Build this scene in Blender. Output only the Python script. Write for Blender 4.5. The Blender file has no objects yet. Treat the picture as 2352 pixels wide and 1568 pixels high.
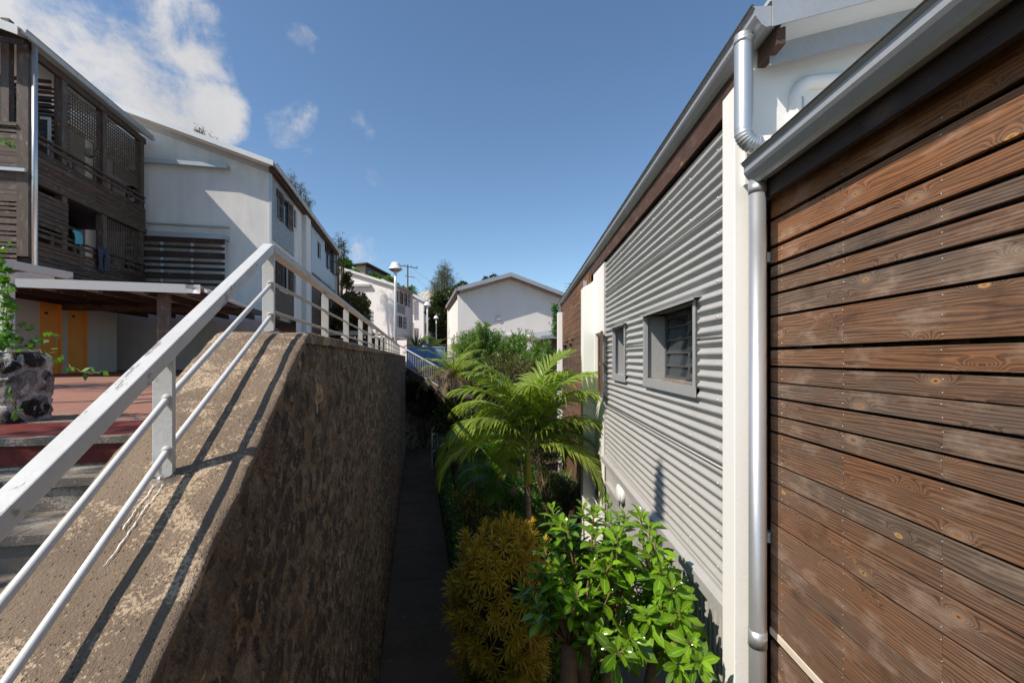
import bpy, math, random
import numpy as np
from mathutils import Vector, Matrix, Quaternion
random.seed(7)
rnd = random.random
def ru(a, b): return a + (b - a) * rnd()
PI = math.pi
C = bpy.context.scene.collection
F, CX, HY, EYE = 1045.0, 1176.0, 822.0, 4.85

# ------------------------------------------------------------ frames
class Fr:
    """A plan direction of the place (the buildings stand at three angles)."""
    def __init__(s, vp):
        s.th = math.atan((CX - vp) / F); s.c = math.cos(s.th); s.s = math.sin(s.th)
    def ray(s, u, v):
        X, Y = (u - CX) / F, 1.0
        return (X * s.c + Y * s.s, -X * s.s + Y * s.c, -(v - HY) / F)
    def hx(s, u, v, x):
        r = s.ray(u, v); t = x / r[0]; return Vector((x, r[1] * t, EYE + r[2] * t))
    def hy(s, u, v, y):
        r = s.ray(u, v); t = y / r[1]; return Vector((r[0] * t, y, EYE + r[2] * t))
    def hz(s, u, v, z):
        r = s.ray(u, v); t = (z - EYE) / r[2]; return Vector((r[0] * t, r[1] * t, z))
    def hd(s, u, v, d):
        r = s.ray(u, v); return Vector((r[0] * d, r[1] * d, EYE + r[2] * d))
    def world(s, p):
        return Vector((p[0] * s.c - p[1] * s.s, p[0] * s.s + p[1] * s.c, p[2]))
W = Fr(CX); L = Fr(957.0); R = Fr(1200.0); K = Fr(1270.0)

# ------------------------------------------------------------ mesh builder
class MB:
    def __init__(s): s.v = []; s.f = []; s.t = []; s.uv = []
    def add(s, vs, fs, tone=(.5, .5, .5), uv=None):
        n = len(s.v)
        s.v.extend([tuple(p) for p in vs]); s.f.extend([tuple(i + n for i in f) for f in fs])
        s.t.extend([tone] * len(vs)); s.uv.extend(uv if uv else [(p[0], p[1]) for p in vs])
        return s
    def box(s, x0, x1, y0, y1, z0, z1, tone=(.5, .5, .5), uv=None):
        vs = [(x, y, z) for z in (z0, z1) for y in (y0, y1) for x in (x0, x1)]
        fs = [(0, 2, 3, 1), (4, 5, 7, 6), (0, 1, 5, 4), (2, 6, 7, 3), (0, 4, 6, 2), (1, 3, 7, 5)]
        return s.add(vs, fs, tone, uv)
    def plank(s, x0, x1, y0, y1, z0, z1, tone=None, ax='y'):
        """a board: UV follows its grain (metres along, metres across)"""
        if tone is None: tone = (rnd(), rnd(), rnd())
        a, b = ru(0, 40), ru(0, 40)
        vs = [(x, y, z) for z in (z0, z1) for y in (y0, y1) for x in (x0, x1)]
        if ax == 'y': uv = [(p[1] + a, p[2] + .7 * p[0] + b) for p in vs]
        elif ax == 'x': uv = [(p[0] + a, p[2] + .7 * p[1] + b) for p in vs]
        else: uv = [(p[2] + a, p[1] + p[0] + b) for p in vs]
        fs = [(0, 2, 3, 1), (4, 5, 7, 6), (0, 1, 5, 4), (2, 6, 7, 3), (0, 4, 6, 2), (1, 3, 7, 5)]
        return s.add(vs, fs, tone, uv)
    def beam(s, p0, p1, w, h, up=(0, 0, 1), tone=None, cut0=0, cut1=0):
        p0, p1 = Vector(p0), Vector(p1); d = (p1 - p0); ln = d.length; d.normalize()
        sd = d.cross(Vector(up)); sd.normalize(); uu = sd.cross(d)
        if tone is None: tone = (rnd(), rnd(), rnd())
        a, b = ru(0, 40), ru(0, 40); vs = []; uv = []
        for e, (p, l) in enumerate(((p0, 0), (p1, ln))):
            for i, (sx, sy) in enumerate(((-1, -1), (1, -1), (1, 1), (-1, 1))):
                vs.append(p + sd * sx * w / 2 + uu * sy * h / 2); uv.append((l + a, (i in (1, 2)) * w * .7 + (i > 1) * h + b))
        fs = [(3, 2, 1, 0), (4, 5, 6, 7), (0, 1, 5, 4), (1, 2, 6, 5), (2, 3, 7, 6), (3, 0, 4, 7)]
        return s.add(vs, fs, tone, uv)
    def tube(s, pts, rad, n=10, tone=(.5, .5, .5), cap=True):
        pts = [Vector(p) for p in pts]; m = len(pts)
        if not hasattr(rad, '__len__'): rad = [rad] * m
        vs = []; uv = []; prev = None; ll = 0
        for i, p in enumerate(pts):
            d = (pts[min(i + 1, m - 1)] - pts[max(i - 1, 0)]).normalized()
            if prev is None: a = d.orthogonal().normalized()
            else: a = (prev - d * prev.dot(d)).normalized()
            prev = a; b = d.cross(a)
            if i: ll += (p - pts[i - 1]).length
            for k in range(n):
                t = 2 * PI * k / n; vs.append(p + (a * math.cos(t) + b * math.sin(t)) * rad[i]); uv.append((ll, k / n))
        fs = [(i * n + k, i * n + (k + 1) % n, (i + 1) * n + (k + 1) % n, (i + 1) * n + k) for i in range(m - 1) for k in range(n)]
        if cap: fs += [tuple(range(n - 1, -1, -1)), tuple((m - 1) * n + k for k in range(n))]
        return s.add(vs, fs, tone, uv)
    def lathe(s, c, prof, n=24, tone=(.5, .5, .5), ax=(0, 0, 1)):
        q = Vector((0, 0, 1)).rotation_difference(Vector(ax)); c = Vector(c); vs = []
        for r, z in prof:
            for k in range(n):
                t = 2 * PI * k / n; vs.append(c + q @ Vector((r * math.cos(t), r * math.sin(t), z)))
        m = len(prof)
        fs = [(i * n + k, i * n + (k + 1) % n, (i + 1) * n + (k + 1) % n, (i + 1) * n + k) for i in range(m - 1) for k in range(n)]
        return s.add(vs, fs, tone)
    def prism(s, poly, e0, e1, axis='x', tone=(.5, .5, .5)):
        """poly in the other two axes (in xyz order), extruded from e0 to e1 along axis"""
        def P(e, q):
            return {'x': (e, q[0], q[1]), 'y': (q[0], e, q[1]), 'z': (q[0], q[1], e)}[axis]
        n = len(poly); vs = [P(e0, q) for q in poly] + [P(e1, q) for q in poly]
        fs = [tuple(range(n)), tuple(range(2 * n - 1, n - 1, -1))] + [(i, i + n, (i + 1) % n + n, (i + 1) % n) for i in range(n)]
        return s.add(vs, fs, tone)
    def sweep(s, prof, p0, p1, side, up=(0, 0, 1), tone=(.5, .5, .5), closed=False):
        p0, p1, side, up = Vector(p0), Vector(p1), Vector(side), Vector(up); n = len(prof)
        vs = [p + side * a + up * b for p in (p0, p1) for a, b in prof]
        fs = [(i, (i + 1) % n, (i + 1) % n + n, i + n) for i in range(n if closed else n - 1)]
        return s.add(vs, fs, tone)
    def join(s, o):
        s.split = len(s.f); n = len(s.v); s.v += o.v; s.t += o.t; s.uv += o.uv; s.f += [tuple(i + n for i in f) for f in o.f]; return s
    def mesh(s, name, base, smooth=False):
        me = bpy.data.meshes.new(name)
        b = Vector(base)
        me.from_pydata([(p[0] - b[0], p[1] - b[1], p[2] - b[2]) for p in s.v], [], s.f)
        nl = len(me.loops)
        li = np.empty(nl, dtype=np.int32); me.loops.foreach_get('vertex_index', li)
        uvl = me.uv_layers.new(name='UVMap')
        uvl.data.foreach_set('uv', np.array(s.uv, dtype=np.float32)[li].ravel())
        at = me.attributes.new('tn', 'FLOAT_COLOR', 'POINT')
        t = np.ones((len(s.v), 4), dtype=np.float32); t[:, :3] = np.array(s.t, dtype=np.float32)[:, :3]
        at.data.foreach_set('color', t.ravel())
        if smooth: me.polygons.foreach_set('use_smooth', [True] * len(me.polygons))
        k = getattr(s, 'split', None)
        if k is not None: me.polygons.foreach_set('material_index', [0] * k + [1] * (len(me.polygons) - k))
        return me

BASE = {}
def empty(name, label, cat, base, fr=W, group=None, kind=None):
    o = bpy.data.objects.new(name, None); C.objects.link(o); o.empty_display_size = .2
    o.location = fr.world(base); o.rotation_euler = (0, 0, fr.th)
    BASE[o.name] = Vector(base)
    if label: o['label'] = label
    if cat: o['category'] = cat
    if group: o['group'] = group
    if kind: o['kind'] = kind
    return o
def finish(o, mat, bevel, smooth, solid, recalc=False):
    for m in (mat if isinstance(mat, (list, tuple)) else [mat]): o.data.materials.append(m)
    if solid:
        md = o.modifiers.new('solid', 'SOLIDIFY'); md.thickness = solid; md.offset = 0
    if bevel:
        md = o.modifiers.new('bevel', 'BEVEL'); md.width = bevel; md.segments = 2; md.limit_method = 'ANGLE'; md.angle_limit = 0.7
    return o
def part(par, name, mb, mat, bevel=0, smooth=False, solid=0, label=None, kind=None):
    b = BASE[par.name]
    o = bpy.data.objects.new(name, mb.mesh(name, b, smooth)); C.objects.link(o); o.parent = par
    BASE[o.name] = b
    if label: o['label'] = label
    if kind: o['kind'] = kind
    return finish(o, mat, bevel, smooth, solid)
def single(name, label, cat, mb, mat, base, fr=W, group=None, kind=None, bevel=0, smooth=False, solid=0):
    o = bpy.data.objects.new(name, mb.mesh(name, base, smooth)); C.objects.link(o)
    o.location = fr.world(base); o.rotation_euler = (0, 0, fr.th); BASE[o.name] = Vector(base)
    if label: o['label'] = label
    if cat: o['category'] = cat
    if group: o['group'] = group
    if kind: o['kind'] = kind
    return finish(o, mat, bevel, smooth, solid)

# ------------------------------------------------------------ materials
class NT:
    def __init__(s, name):
        s.m = bpy.data.materials.new(name); s.m.use_nodes = True; s.t = s.m.node_tree; s.t.nodes.clear()
        s.out = s.n('ShaderNodeOutputMaterial')
    def n(s, ty, **kw):
        nd = s.t.nodes.new(ty)
        for k, v in kw.items(): setattr(nd, k, v)
        return nd
    def l(s, a, b): s.t.links.new(a, b)
    def put(s, sock, v):
        if isinstance(v, bpy.types.NodeSocket): s.l(v, sock)
        else: sock.default_value = v
    def math(s, op, a, b=0.0, c=None, clamp=False):
        nd = s.n('ShaderNodeMath', operation=op); nd.use_clamp = clamp
        s.put(nd.inputs[0], a); s.put(nd.inputs[1], b)
        if c is not None: s.put(nd.inputs[2], c)
        return nd.outputs[0]
    def mr(s, v, a, b, c=0.0, d=1.0, smooth=False):
        nd = s.n('ShaderNodeMapRange'); nd.clamp = True
        if smooth: nd.interpolation_type = 'SMOOTHSTEP'
        s.put(nd.inputs[0], v); nd.inputs[1].default_value = a; nd.inputs[2].default_value = b; nd.inputs[3].default_value = c; nd.inputs[4].default_value = d
        return nd.outputs[0]
    def mix(s, f, a, b, blend='MIX'):
        nd = s.n('ShaderNodeMix', data_type='RGBA', blend_type=blend); nd.clamp_factor = True
        s.put(nd.inputs[0], f)
        for i, x in ((6, a), (7, b)):
            if isinstance(x, (tuple, list)): x = tuple(x[:3]) + (1,)
            s.put(nd.inputs[i], x)
        return nd.outputs[2]
    def obj(s): return s.n('ShaderNodeTexCoord').outputs['Object']
    def uvn(s): return s.n('ShaderNodeTexCoord').outputs['UV']
    def scale(s, vec, sc, off=None):
        nd = s.n('ShaderNodeVectorMath', operation='MULTIPLY'); s.put(nd.inputs[0], vec); nd.inputs[1].default_value = sc
        o = nd.outputs[0]
        if off is not None:
            n2 = s.n('ShaderNodeVectorMath', operation='ADD'); s.l(o, n2.inputs[0]); s.put(n2.inputs[1], off); o = n2.outputs[0]
        return o
    def noise(s, vec, sc=1.0, det=4.0, rough=.55, dist=0.0):
        nd = s.n('ShaderNodeTexNoise'); s.put(nd.inputs['Vector'], vec); nd.inputs['Scale'].default_value = sc
        nd.inputs['Detail'].default_value = det; nd.inputs['Roughness'].default_value = rough; nd.inputs['Distortion'].default_value = dist
        return nd.outputs['Fac']
    def voro(s, vec, sc=1.0, feat='F1', rnd_=1.0, d2=False):
        nd = s.n('ShaderNodeTexVoronoi', feature=feat); s.put(nd.inputs['Vector'], vec); nd.inputs['Scale'].default_value = sc
        if d2: nd.voronoi_dimensions = '2D'
        nd.inputs['Randomness'].default_value = rnd_
        return nd
    def attr(s, nm='tn'):
        a = s.n('ShaderNodeAttribute'); a.attribute_name = nm
        sp = s.n('ShaderNodeSeparateColor'); s.l(a.outputs['Color'], sp.inputs[0]); return sp.outputs
    def bsdf(s, col, rough=.6, metal=0.0, bump=None, bstr=.3, bdist=.01, spec=.5, extra=None):
        p = s.n('ShaderNodeBsdfPrincipled')
        if isinstance(col, (tuple, list)): col = tuple(col[:3]) + (1,)
        s.put(p.inputs['Base Color'], col); s.put(p.inputs['Roughness'], rough); s.put(p.inputs['Metallic'], metal)
        p.inputs['Specular IOR Level'].default_value = spec
        if bump is not None:
            b = s.n('ShaderNodeBump'); b.inputs['Strength'].default_value = bstr; b.inputs['Distance'].default_value = bdist
            s.l(bump, b.inputs['Height']); s.l(b.outputs[0], p.inputs['Normal'])
        s.l(p.outputs[0], s.out.inputs[0]); s.p = p
        return s.m

def m_paint(name, col, rough=.5, dirt=.15, dscale=3.0, bstr=.15, bsc=60, bdist=.002, metal=0, streak=False, wear=None):
    t = NT(name); o = t.obj()
    n1 = t.noise(t.scale(o, (1, 1, .25) if streak else (1, 1, 1)), dscale, 5, .6); n2 = t.noise(o, bsc, 3, .6)
    dk = tuple(c * .55 for c in col)
    c = t.mix(t.mr(n1, .45, .8, 0, dirt * 2), col, dk)
    c = t.mix(t.mr(n2, .3, .7, 0, .08), c, (0.9, .9, .9))
    if wear:
        n3 = t.noise(t.scale(o, wear[1]), 1.0, 6, .7)
        c = t.mix(t.mr(n3, wear[2], wear[2] + .04), c, wear[0])
    return t.bsdf(c, t.mr(n1, .2, .8, rough - .06, rough + .1), metal, n2, bstr, bdist)

def m_wood(name, warm, grey, dark, knot=(.55, .30, .10), gm=(0, 1), rough=.6, spec=.35, kscale=1.0):
    """tn.r: brown..grey, tn.g: brightness; UV in metres: u along the grain, v across"""
    t = NT(name); a = t.attr(); uv = t.uvn()
    big = t.noise(t.scale(uv, (.9, 9, 1)), 1.0, 3, .5)
    k = t.voro(t.scale(uv, (2.4 * kscale, 5.2 * kscale, 1)), 1.0, 'F1', 1.0, True)
    kd = k.outputs['Distance']
    near = t.mr(kd, 0.0, .30, 1, 0, True); near = t.math('MULTIPLY', near, near)
    sep = t.n('ShaderNodeSeparateXYZ'); t.l(uv, sep.inputs[0])
    ph = t.math('MULTIPLY', sep.outputs[1], 430.0)
    ph = t.math('ADD', ph, t.math('MULTIPLY', big, 40.0)); ph = t.math('ADD', ph, t.math('MULTIPLY', near, 34.0))
    ring = t.math('SINE', ph); ring = t.mr(ring, -1, 1)
    ring2 = t.mr(t.math('SINE', t.math('MULTIPLY', ph, 2.63)), -1, 1)
    fine = t.noise(t.scale(uv, (5, 190, 1)), 1.0, 4, .6)
    g = t.math('MULTIPLY_ADD', ring, .24, t.math('MULTIPLY', fine, .66)); g = t.math('MULTIPLY_ADD', ring2, .12, g)
    patch = t.noise(t.scale(uv, (1.6, 5, 1)), 1.0, 4, .6)
    gf = t.math('ADD', t.mr(a[0], 0, 1, gm[0], gm[1]), t.mr(patch, .3, .75, -.3, .35), clamp=True)
    base = t.mix(gf, warm, grey)
    col = t.mix(t.mr(g, .24, .74), dark, base); lg = t.noise(t.scale(uv, (3.2, 7, 1), (3, 8, 1)), 1.0, 5, .65); col = t.mix(t.mr(lg, .54, .72, 0, .55), col, tuple(min(1, c * 1.9 + .015) for c in grey)); col = t.mix(t.mr(lg, .30, .44, .6, 0), col, dark)
    br = t.mr(a[1], 0, 1, .72, 1.25)
    mul = t.n('ShaderNodeVectorMath', operation='SCALE'); t.l(col, mul.inputs[0]); t.l(br, mul.inputs['Scale']); col = mul.outputs[0]
    # knots: pale resin ring round a darker heart, only some of the cells
    sel = t.n('ShaderNodeSeparateColor'); t.l(k.outputs['Color'], sel.inputs[0])
    on = t.mr(sel.outputs[0], .38, .40)
    km = t.math('MULTIPLY', t.mr(kd, .038, .060, 1, 0), on); kc = t.math('MULTIPLY', t.mr(kd, .012, .026, 1, 0), on)
    kh = t.math('MULTIPLY', t.mr(kd, .05, .16, .6, 0), t.math('MULTIPLY', on, sel.outputs[1]))
    pale = tuple(min(1, c * 1.9 + .02) for c in grey)
    col = t.mix(kh, col, pale); col = t.mix(t.math('MULTIPLY', km, .8), col, t.mix(sel.outputs[1], knot, tuple(c * .6 for c in warm)))
    col = t.mix(t.math('MULTIPLY', kc, sel.outputs[2]), col, tuple(c * .5 for c in dark))
    return t.bsdf(col, rough, 0, g, .45, .003, spec)

def m_leaf(name, c0, c1, rib=None, rough=.35, trans=.35, var=(.6, 1.35), edge=None, spec=.5, blot=None):
    """tn.r mixes the two greens, tn.g is brightness; UV: u along, v across (0..1)"""
    t = NT(name); a = t.attr(); uv = t.uvn()
    col = t.mix(a[0], c0, c1)
    sep = t.n('ShaderNodeSeparateXYZ'); t.l(uv, sep.inputs[0])
    ab = t.math('ABSOLUTE', t.math('SUBTRACT', sep.outputs[1], .5))
    if edge: col = t.mix(t.mr(ab, .18, .4, 0, 1), col, edge)
    if blot:
        n = t.noise(t.scale(uv, (3, 9, 1), t.n('ShaderNodeTexCoord').outputs['Object']), 3.0, 3, .5)
        col = t.mix(t.mr(n, .48, .56), col, blot)
    if rib: col = t.mix(t.mr(ab, .02, .07, .9, 0), col, rib)
    mul = t.n('ShaderNodeVectorMath', operation='SCALE'); t.l(col, mul.inputs[0]); t.l(t.mr(a[1], 0, 1, *var), mul.inputs['Scale']); col = mul.outputs[0]
    p = t.n('ShaderNodeBsdfPrincipled'); t.l(col, p.inputs['Base Color']); p.inputs['Roughness'].default_value = rough; p.inputs['Specular IOR Level'].default_value = spec
    tr = t.n('ShaderNodeBsdfTranslucent')
    m2 = t.n('ShaderNodeVectorMath', operation='MULTIPLY'); t.l(col, m2.inputs[0]); m2.inputs[1].default_value = (1.5, 1.7, .5); t.l(m2.outputs[0], tr.inputs[0])
    mx = t.n('ShaderNodeMixShader'); mx.inputs[0].default_value = trans; t.l(p.outputs[0], mx.inputs[1]); t.l(tr.outputs[0], mx.inputs[2])
    t.l(mx.outputs[0], t.out.inputs[0]); return t.m

def m_concrete(name, c0, c1, c2, sc=1.0, bstr=.6):
    t = NT(name); o = t.obj()
    n1 = t.noise(o, 1.6 * sc, 6, .62); n2 = t.noise(o, 38 * sc, 5, .75); n3 = t.noise(t.scale(o, (1, 1, 1), (9, 4, 2)), 4.2 * sc, 8, .72, .6)
    n4 = t.noise(o, 160 * sc, 2, .6)
    c = t.mix(t.mr(n1, .35, .65), c0, c1)
    n9 = t.noise(o, 85 * sc, 4, .7); m = t.mr(t.math('ADD', n9, t.math('MULTIPLY', t.math('SUBTRACT', n3, .5), 1.25)), .56, .64)
    c = t.mix(m, c, c2)
    c = t.mix(t.mr(n4, .35, .7, 0, .35), c, tuple(x * .45 for x in c0))
    vo = t.voro(o, 55 * sc); pit = t.mr(vo.outputs['Distance'], .08, .2, 1, 0)
    c = t.mix(t.math('MULTIPLY', pit, .5), c, tuple(x * .4 for x in c0))
    h = t.math('ADD', t.math('MULTIPLY', n2, .7), t.math('MULTIPLY', n4, .4)); h = t.math('SUBTRACT', h, t.math('MULTIPLY', pit, .4))
    return t.bsdf(c, .9, 0, h, bstr, .009, .2)

def m_stone(name, stones, mortar, bstr=1.0, nsc=1.0, mort_w=(.04, .13), stain=.6, jn=.14):
    """tn.r distance to the joint, tn.g stone id, tn.b second id"""
    t = NT(name); o = t.obj(); a = t.attr()
    n1 = t.noise(o, 9 * nsc, 6, .7, .4); n2 = t.noise(o, 60 * nsc, 5, .75); n3 = t.noise(t.scale(o, (1, 1, .35)), 3.0 * nsc, 5, .65)
    c = t.mix(t.mr(a[1], .0, .5), stones[0], stones[1]); c = t.mix(t.mr(a[1], .5, 1.0), c, stones[2])
    c = t.mix(t.mr(a[2], .93, .97), c, stones[3])
    c = t.mix(t.mr(n2, .42, .56, 0, .8), c, tuple(x * .25 for x in stones[0])); n10 = t.noise(o, 130 * nsc, 3, .7); c = t.mix(t.mr(n10, .60, .66, 0, .6), c, (.42, .36, .30))
    j = t.math('ADD', a[0], t.mr(n1, .25, .75, -jn, jn))
    c = t.mix(t.mr(j, mort_w[0], mort_w[1], 1, 0), c, t.mix(t.mr(n2, .4, .62), mortar, tuple(x * .55 for x in mortar)))
    c = t.mix(t.mr(n3, .52, .68, 0, stain), c, tuple(x * .42 for x in stones[0]))
    n11 = t.noise(t.scale(o, (1, 1, .62), (3, 8, 2)), 11 * nsc, 7, .74, .5); c = t.mix(t.mr(n11, .54, .565, 0, .5), c, tuple(x * .5 for x in stones[1])); c = t.mix(t.mr(n11, .405, .43, .55, 0), c, tuple(min(1, x * 1.35) for x in mortar))
    n5 = t.noise(t.scale(o, (1, 1, .4), (5, 3, 1)), 4.5 * nsc, 6, .7, .8)
    n6 = t.noise(o, 2.2 * nsc, 5, .6, 1.0); c = t.mix(t.mr(n6, .50, .60, 0, stain), c, t.mix(t.mr(n2, .4, .6), mortar, tuple(x * .6 for x in mortar))); c = t.mix(t.mr(n6, .36, .44, stain * .8, 0), c, tuple(x * .5 for x in stones[0]))
    c = t.mix(t.mr(n5, .62, .66, 0, .6), c, tuple(min(1, x * 2.2) for x in mortar))
    h = t.math('ADD', t.math('MULTIPLY', n1, .8), t.math('MULTIPLY', n2, .5)); h = t.math('ADD', h, t.math('MULTIPLY', t.mr(j, 0, .2), .4))
    return t.bsdf(c, .88, 0, h, bstr, .022, .25)

WHITE = m_paint('white_render', (.80, .765, .71), .75, .10, 1.3, .35, 45, .004, streak=True)
WHITE2 = m_paint('pale_render', (.72, .675, .63), .8, .26, 1.3, .2, 30, .003, streak=True)
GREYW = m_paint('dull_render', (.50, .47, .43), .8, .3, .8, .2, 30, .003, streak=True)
RAILP = m_paint('rail_paint', (.58, .565, .535), .38, .2, 6, .3, 60, .003, wear=((.30, .27, .235), (26, 7, 11), .59))
RODP = m_paint('rod_paint', (.66, .65, .62), .35, .12, 8, .2, 60, .002, wear=((.33, .30, .27), (30, 9, 12), .68))
ALU = m_paint('aluminium', (.56, .555, .55), .36, .12, 4, .04, 40, .001, metal=.72)
GALV = m_paint('galvanised', (.42, .425, .43), .42, .2, 3, .05, 50, .001, metal=.4)
ROOFM = m_paint('roof_metal', (.66, .66, .64), .5, .12, 2, .05, 40, .001)
FLASH = m_paint('flashing', (.36, .355, .345), .45, .12, 3, .05, 40, .001, metal=.15)
CORR = m_paint('corrugated_paint', (.42, .40, .37), .42, .22, 1.6, .05, 50, .001, metal=.1)
BLUEC = m_paint('blue_grey_cladding', (.42, .47, .50), .5, .12, 2, .1, 30, .002)
ORANGE = m_paint('orange_paint', (.85, .32, .015), .45, .12, 2, .1, 40, .002)
DARK = m_paint('dark_metal', (.045, .042, .042), .4, .1, 5, .1, 60, .001)
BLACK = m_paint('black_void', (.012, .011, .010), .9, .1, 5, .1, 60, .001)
PLASTIC = m_paint('cream_plastic', (.72, .69, .60), .35, .05, 5, .05, 60, .001)
GREENP = m_paint('green_post', (.010, .06, .045), .4, .1, 5, .1, 60, .001)
WOOD = m_wood('weathered_boards', (.315, .126, .046), (.185, .130, .094), (.038, .022, .014))
WOODF = m_wood('old_boards', (.15, .068, .036), (.095, .066, .048), (.014, .009, .006), kscale=.8)
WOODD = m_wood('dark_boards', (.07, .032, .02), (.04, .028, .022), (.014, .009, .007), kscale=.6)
WOODP = m_wood('grey_posts', (.14, .078, .05), (.16, .125, .10), (.045, .030, .022), kscale=.5)
WOODW = m_paint('white_timber', (.60, .57, .52), .7, .25, 5, .5, 25, .004, wear=((.2, .17, .14), (4, 4, 12), .62))
COPE = m_concrete('coping_concrete', (.25, .182, .125), (.150, .110, .078), (.50, .375, .255), 1.15, 1.0)
STEPC = m_concrete('step_concrete', (.22, .185, .15), (.17, .14, .115), (.42, .36, .29))
STONE = m_stone('rubble_stone', ((.13, .095, .072), (.07, .06, .055), (.22, .16, .11), (.32, .19, .09)), (.36, .265, .18), nsc=1.5, mort_w=(.16, .26), stain=.38, jn=.24)
RAIL_SH = m_paint('rail_paint_shaded', (.46, .425, .38), .45, .15, 5, .2, 60, .002)  # darker rail paint: shade on the level run put into its colour
STONE2 = m_stone('planter_stone', ((.05, .038, .03), (.035, .028, .024), (.08, .058, .04), (.10, .07, .045)), (.75, .68, .60), mort_w=(.13, .20), stain=.45)
def m_flat(name, c0, c1, sc=2.0, rough=.85, b=.4, bs=40, c2=None):
    t = NT(name); o = t.obj(); n1 = t.noise(o, sc, 6, .65); n2 = t.noise(o, bs, 4, .7)
    c = t.mix(t.mr(n1, .35, .65), c0, c1); c = t.mix(t.mr(n2, .4, .7, 0, .5), c, tuple(x * .5 for x in c0))
    if c2: c = t.mix(t.mr(t.noise(t.scale(o, (1, 1, 1), (7, 7, 7)), sc * 2.5, 7, .7), .6, .68), c, c2)
    return t.bsdf(c, rough, 0, n2, b, .006, .2)
PATHM = m_flat('path_concrete', (.15, .105, .07), (.10, .072, .05), 1.2, c2=(.20, .14, .09))
REDP = m_flat('red_paint', (.17, .030, .024), (.11, .026, .02), 2.5, .7, c2=(.14, .10, .09))
PLAZA = m_flat('red_paving', (.33, .155, .105), (.27, .145, .105), .9, .85, c2=(.26, .22, .18))
SOIL = m_flat('soil', (.05, .032, .02), (.035, .028, .015), 3, .95, .9, 25, c2=(.03, .05, .012))
EARTH = m_flat('hill_ground', (.055, .07, .025), (.09, .08, .04), .05, .95, .9, .6, c2=(.14, .11, .07))
BARK = m_flat('bark', (.16, .10, .065), (.09, .06, .042), 9, .9, 1.0, 40, c2=(.25, .13, .06))
BLUEF = m_paint('blue_sheet', (.09, .19, .40), .45, .2, 2, .1, 20, .002, streak=True)
CLOTHN = m_paint('navy_cloth', (.006, .012, .030), .9, .2, 6, .5, 50, .003)
CLOTHT = m_paint('turquoise_cloth', (.05, .30, .36), .85, .2, 6, .5, 50, .003)
TWIG = m_flat('twig', (.14, .10, .065), (.10, .07, .045), 9, .9, .5, 40)
PALE = m_paint('pale_timber', (.62, .52, .40), .8, .2, 6, .3, 60, .002)
FASC = m_paint('fascia_metal', (.44, .44, .43), .45, .1, 4, .05, 50, .001, metal=.1)
BULB = m_paint('lamp_shade_white', (.78, .78, .76), .35, .06, 5, .02, 60, .001)
def m_glass():
    t = NT('window_glass'); t.bsdf((.03, .036, .04), .08, 0, None, spec=.5); return t.m
GLASS = m_glass()
L_PALM = m_leaf('palm_leaf', (.13, .25, .03), (.42, .48, .09), (.45, .46, .14), .28, .40, (.5, 1.25))
L_PALM2 = m_leaf('young_palm_leaf', (.05, .16, .018), (.18, .32, .03), (.16, .24, .05), .35, .4)
L_DRY = m_leaf('dry_frond', (.16, .10, .06), (.10, .12, .04), None, .6, .25)
L_GLOSS = m_leaf('glossy_leaf', (.05, .15, .008), (.25, .42, .018), (.32, .42, .08), .18, .30, (.45, 1.3), None, .6)
L_CROT = m_leaf('croton_leaf', (.40, .34, .02), (.95, .56, .025), None, .4, .15, (.75, 1.08), None, .4, blot=(.06, .10, .01))
L_FEATH = m_leaf('feathery_leaf', (.08, .16, .025), (.20, .30, .07), None, .5, .35)
L_SILV = m_leaf('silvery_leaf', (.08, .12, .06), (.17, .21, .11), None, .5, .3)
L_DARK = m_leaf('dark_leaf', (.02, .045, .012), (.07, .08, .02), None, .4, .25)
L_BROWN = m_leaf('bronze_leaf', (.05, .06, .018), (.16, .11, .035), None, .4, .3)
L_IVY = m_leaf('ivy_leaf', (.035, .11, .018), (.10, .22, .03), None, .35, .3)
L_CAS = m_leaf('casuarina_leaf', (.055, .065, .03), (.13, .125, .055), None, .6, .3)
L_GRASS = m_leaf('grass_leaf', (.07, .18, .02), (.20, .32, .04), None, .5, .3)
SUN_E, SKY_S, SKY_T, EXPO = 4.3, .112, (.86, .975, 1.03), .42
# ============================================================ GROUND
PZ = EYE - .5            # the upper square, first step down from the eye by half a metre
XF, XB = -.558, -.985    # the retaining wall: path face and stair face (frame L)
def sheet(name, fr, x0, x1, y0, y1, z, mat, kind='structure'):
    mb = MB(); mb.add([(x0, y0, z), (x1, y0, z), (x1, y1, z), (x0, y1, z)], [(0, 1, 2, 3)])
    return single(name, None, None, mb, mat, (0, 0, 0), fr, kind=kind)
ysq = 25.2
g = MB()
g.add([(-900, -600, -.25), (900, -600, -.25), (900, 900, -.25), (-900, 900, -.25)], [(0, 1, 2, 3)])
single('ground', None, None, g, EARTH, (0, 0, 0), W, kind='structure')
g = MB(); g.box(XF, .74, -6, ysq - .3, -.2, -.012); yj = -6
while yj < ysq - .4:
    g.box(XF + .001, .738, yj, min(yj + 1.79, ysq - .31), -.1, 0.0); yj += 1.8

single('footpath', None, None, g, PATHM, (0, 0, 0), L, kind='structure')
g = MB()
nx, ny = 26, 60
vs = []; 
for j in range(ny + 1):
    for i in range(nx + 1):
        x = .74 + (11.3) * (i / nx); y = -6 + (ysq - .3 + 6) * j / ny
        e = min(1, i / 2.0)
        vs.append((x, y, -.03 + e * (.05 + .06 * math.sin(x * 2.1 + y) * math.sin(y * 1.3))))
g.add(vs, [(j * (nx + 1) + i, j * (nx + 1) + i + 1, (j + 1) * (nx + 1) + i + 1, (j + 1) * (nx + 1) + i) for j in range(ny) for i in range(nx)])
single('garden_soil', None, None, g, SOIL, (0, 0, 0), L, kind='structure', smooth=True)
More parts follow.
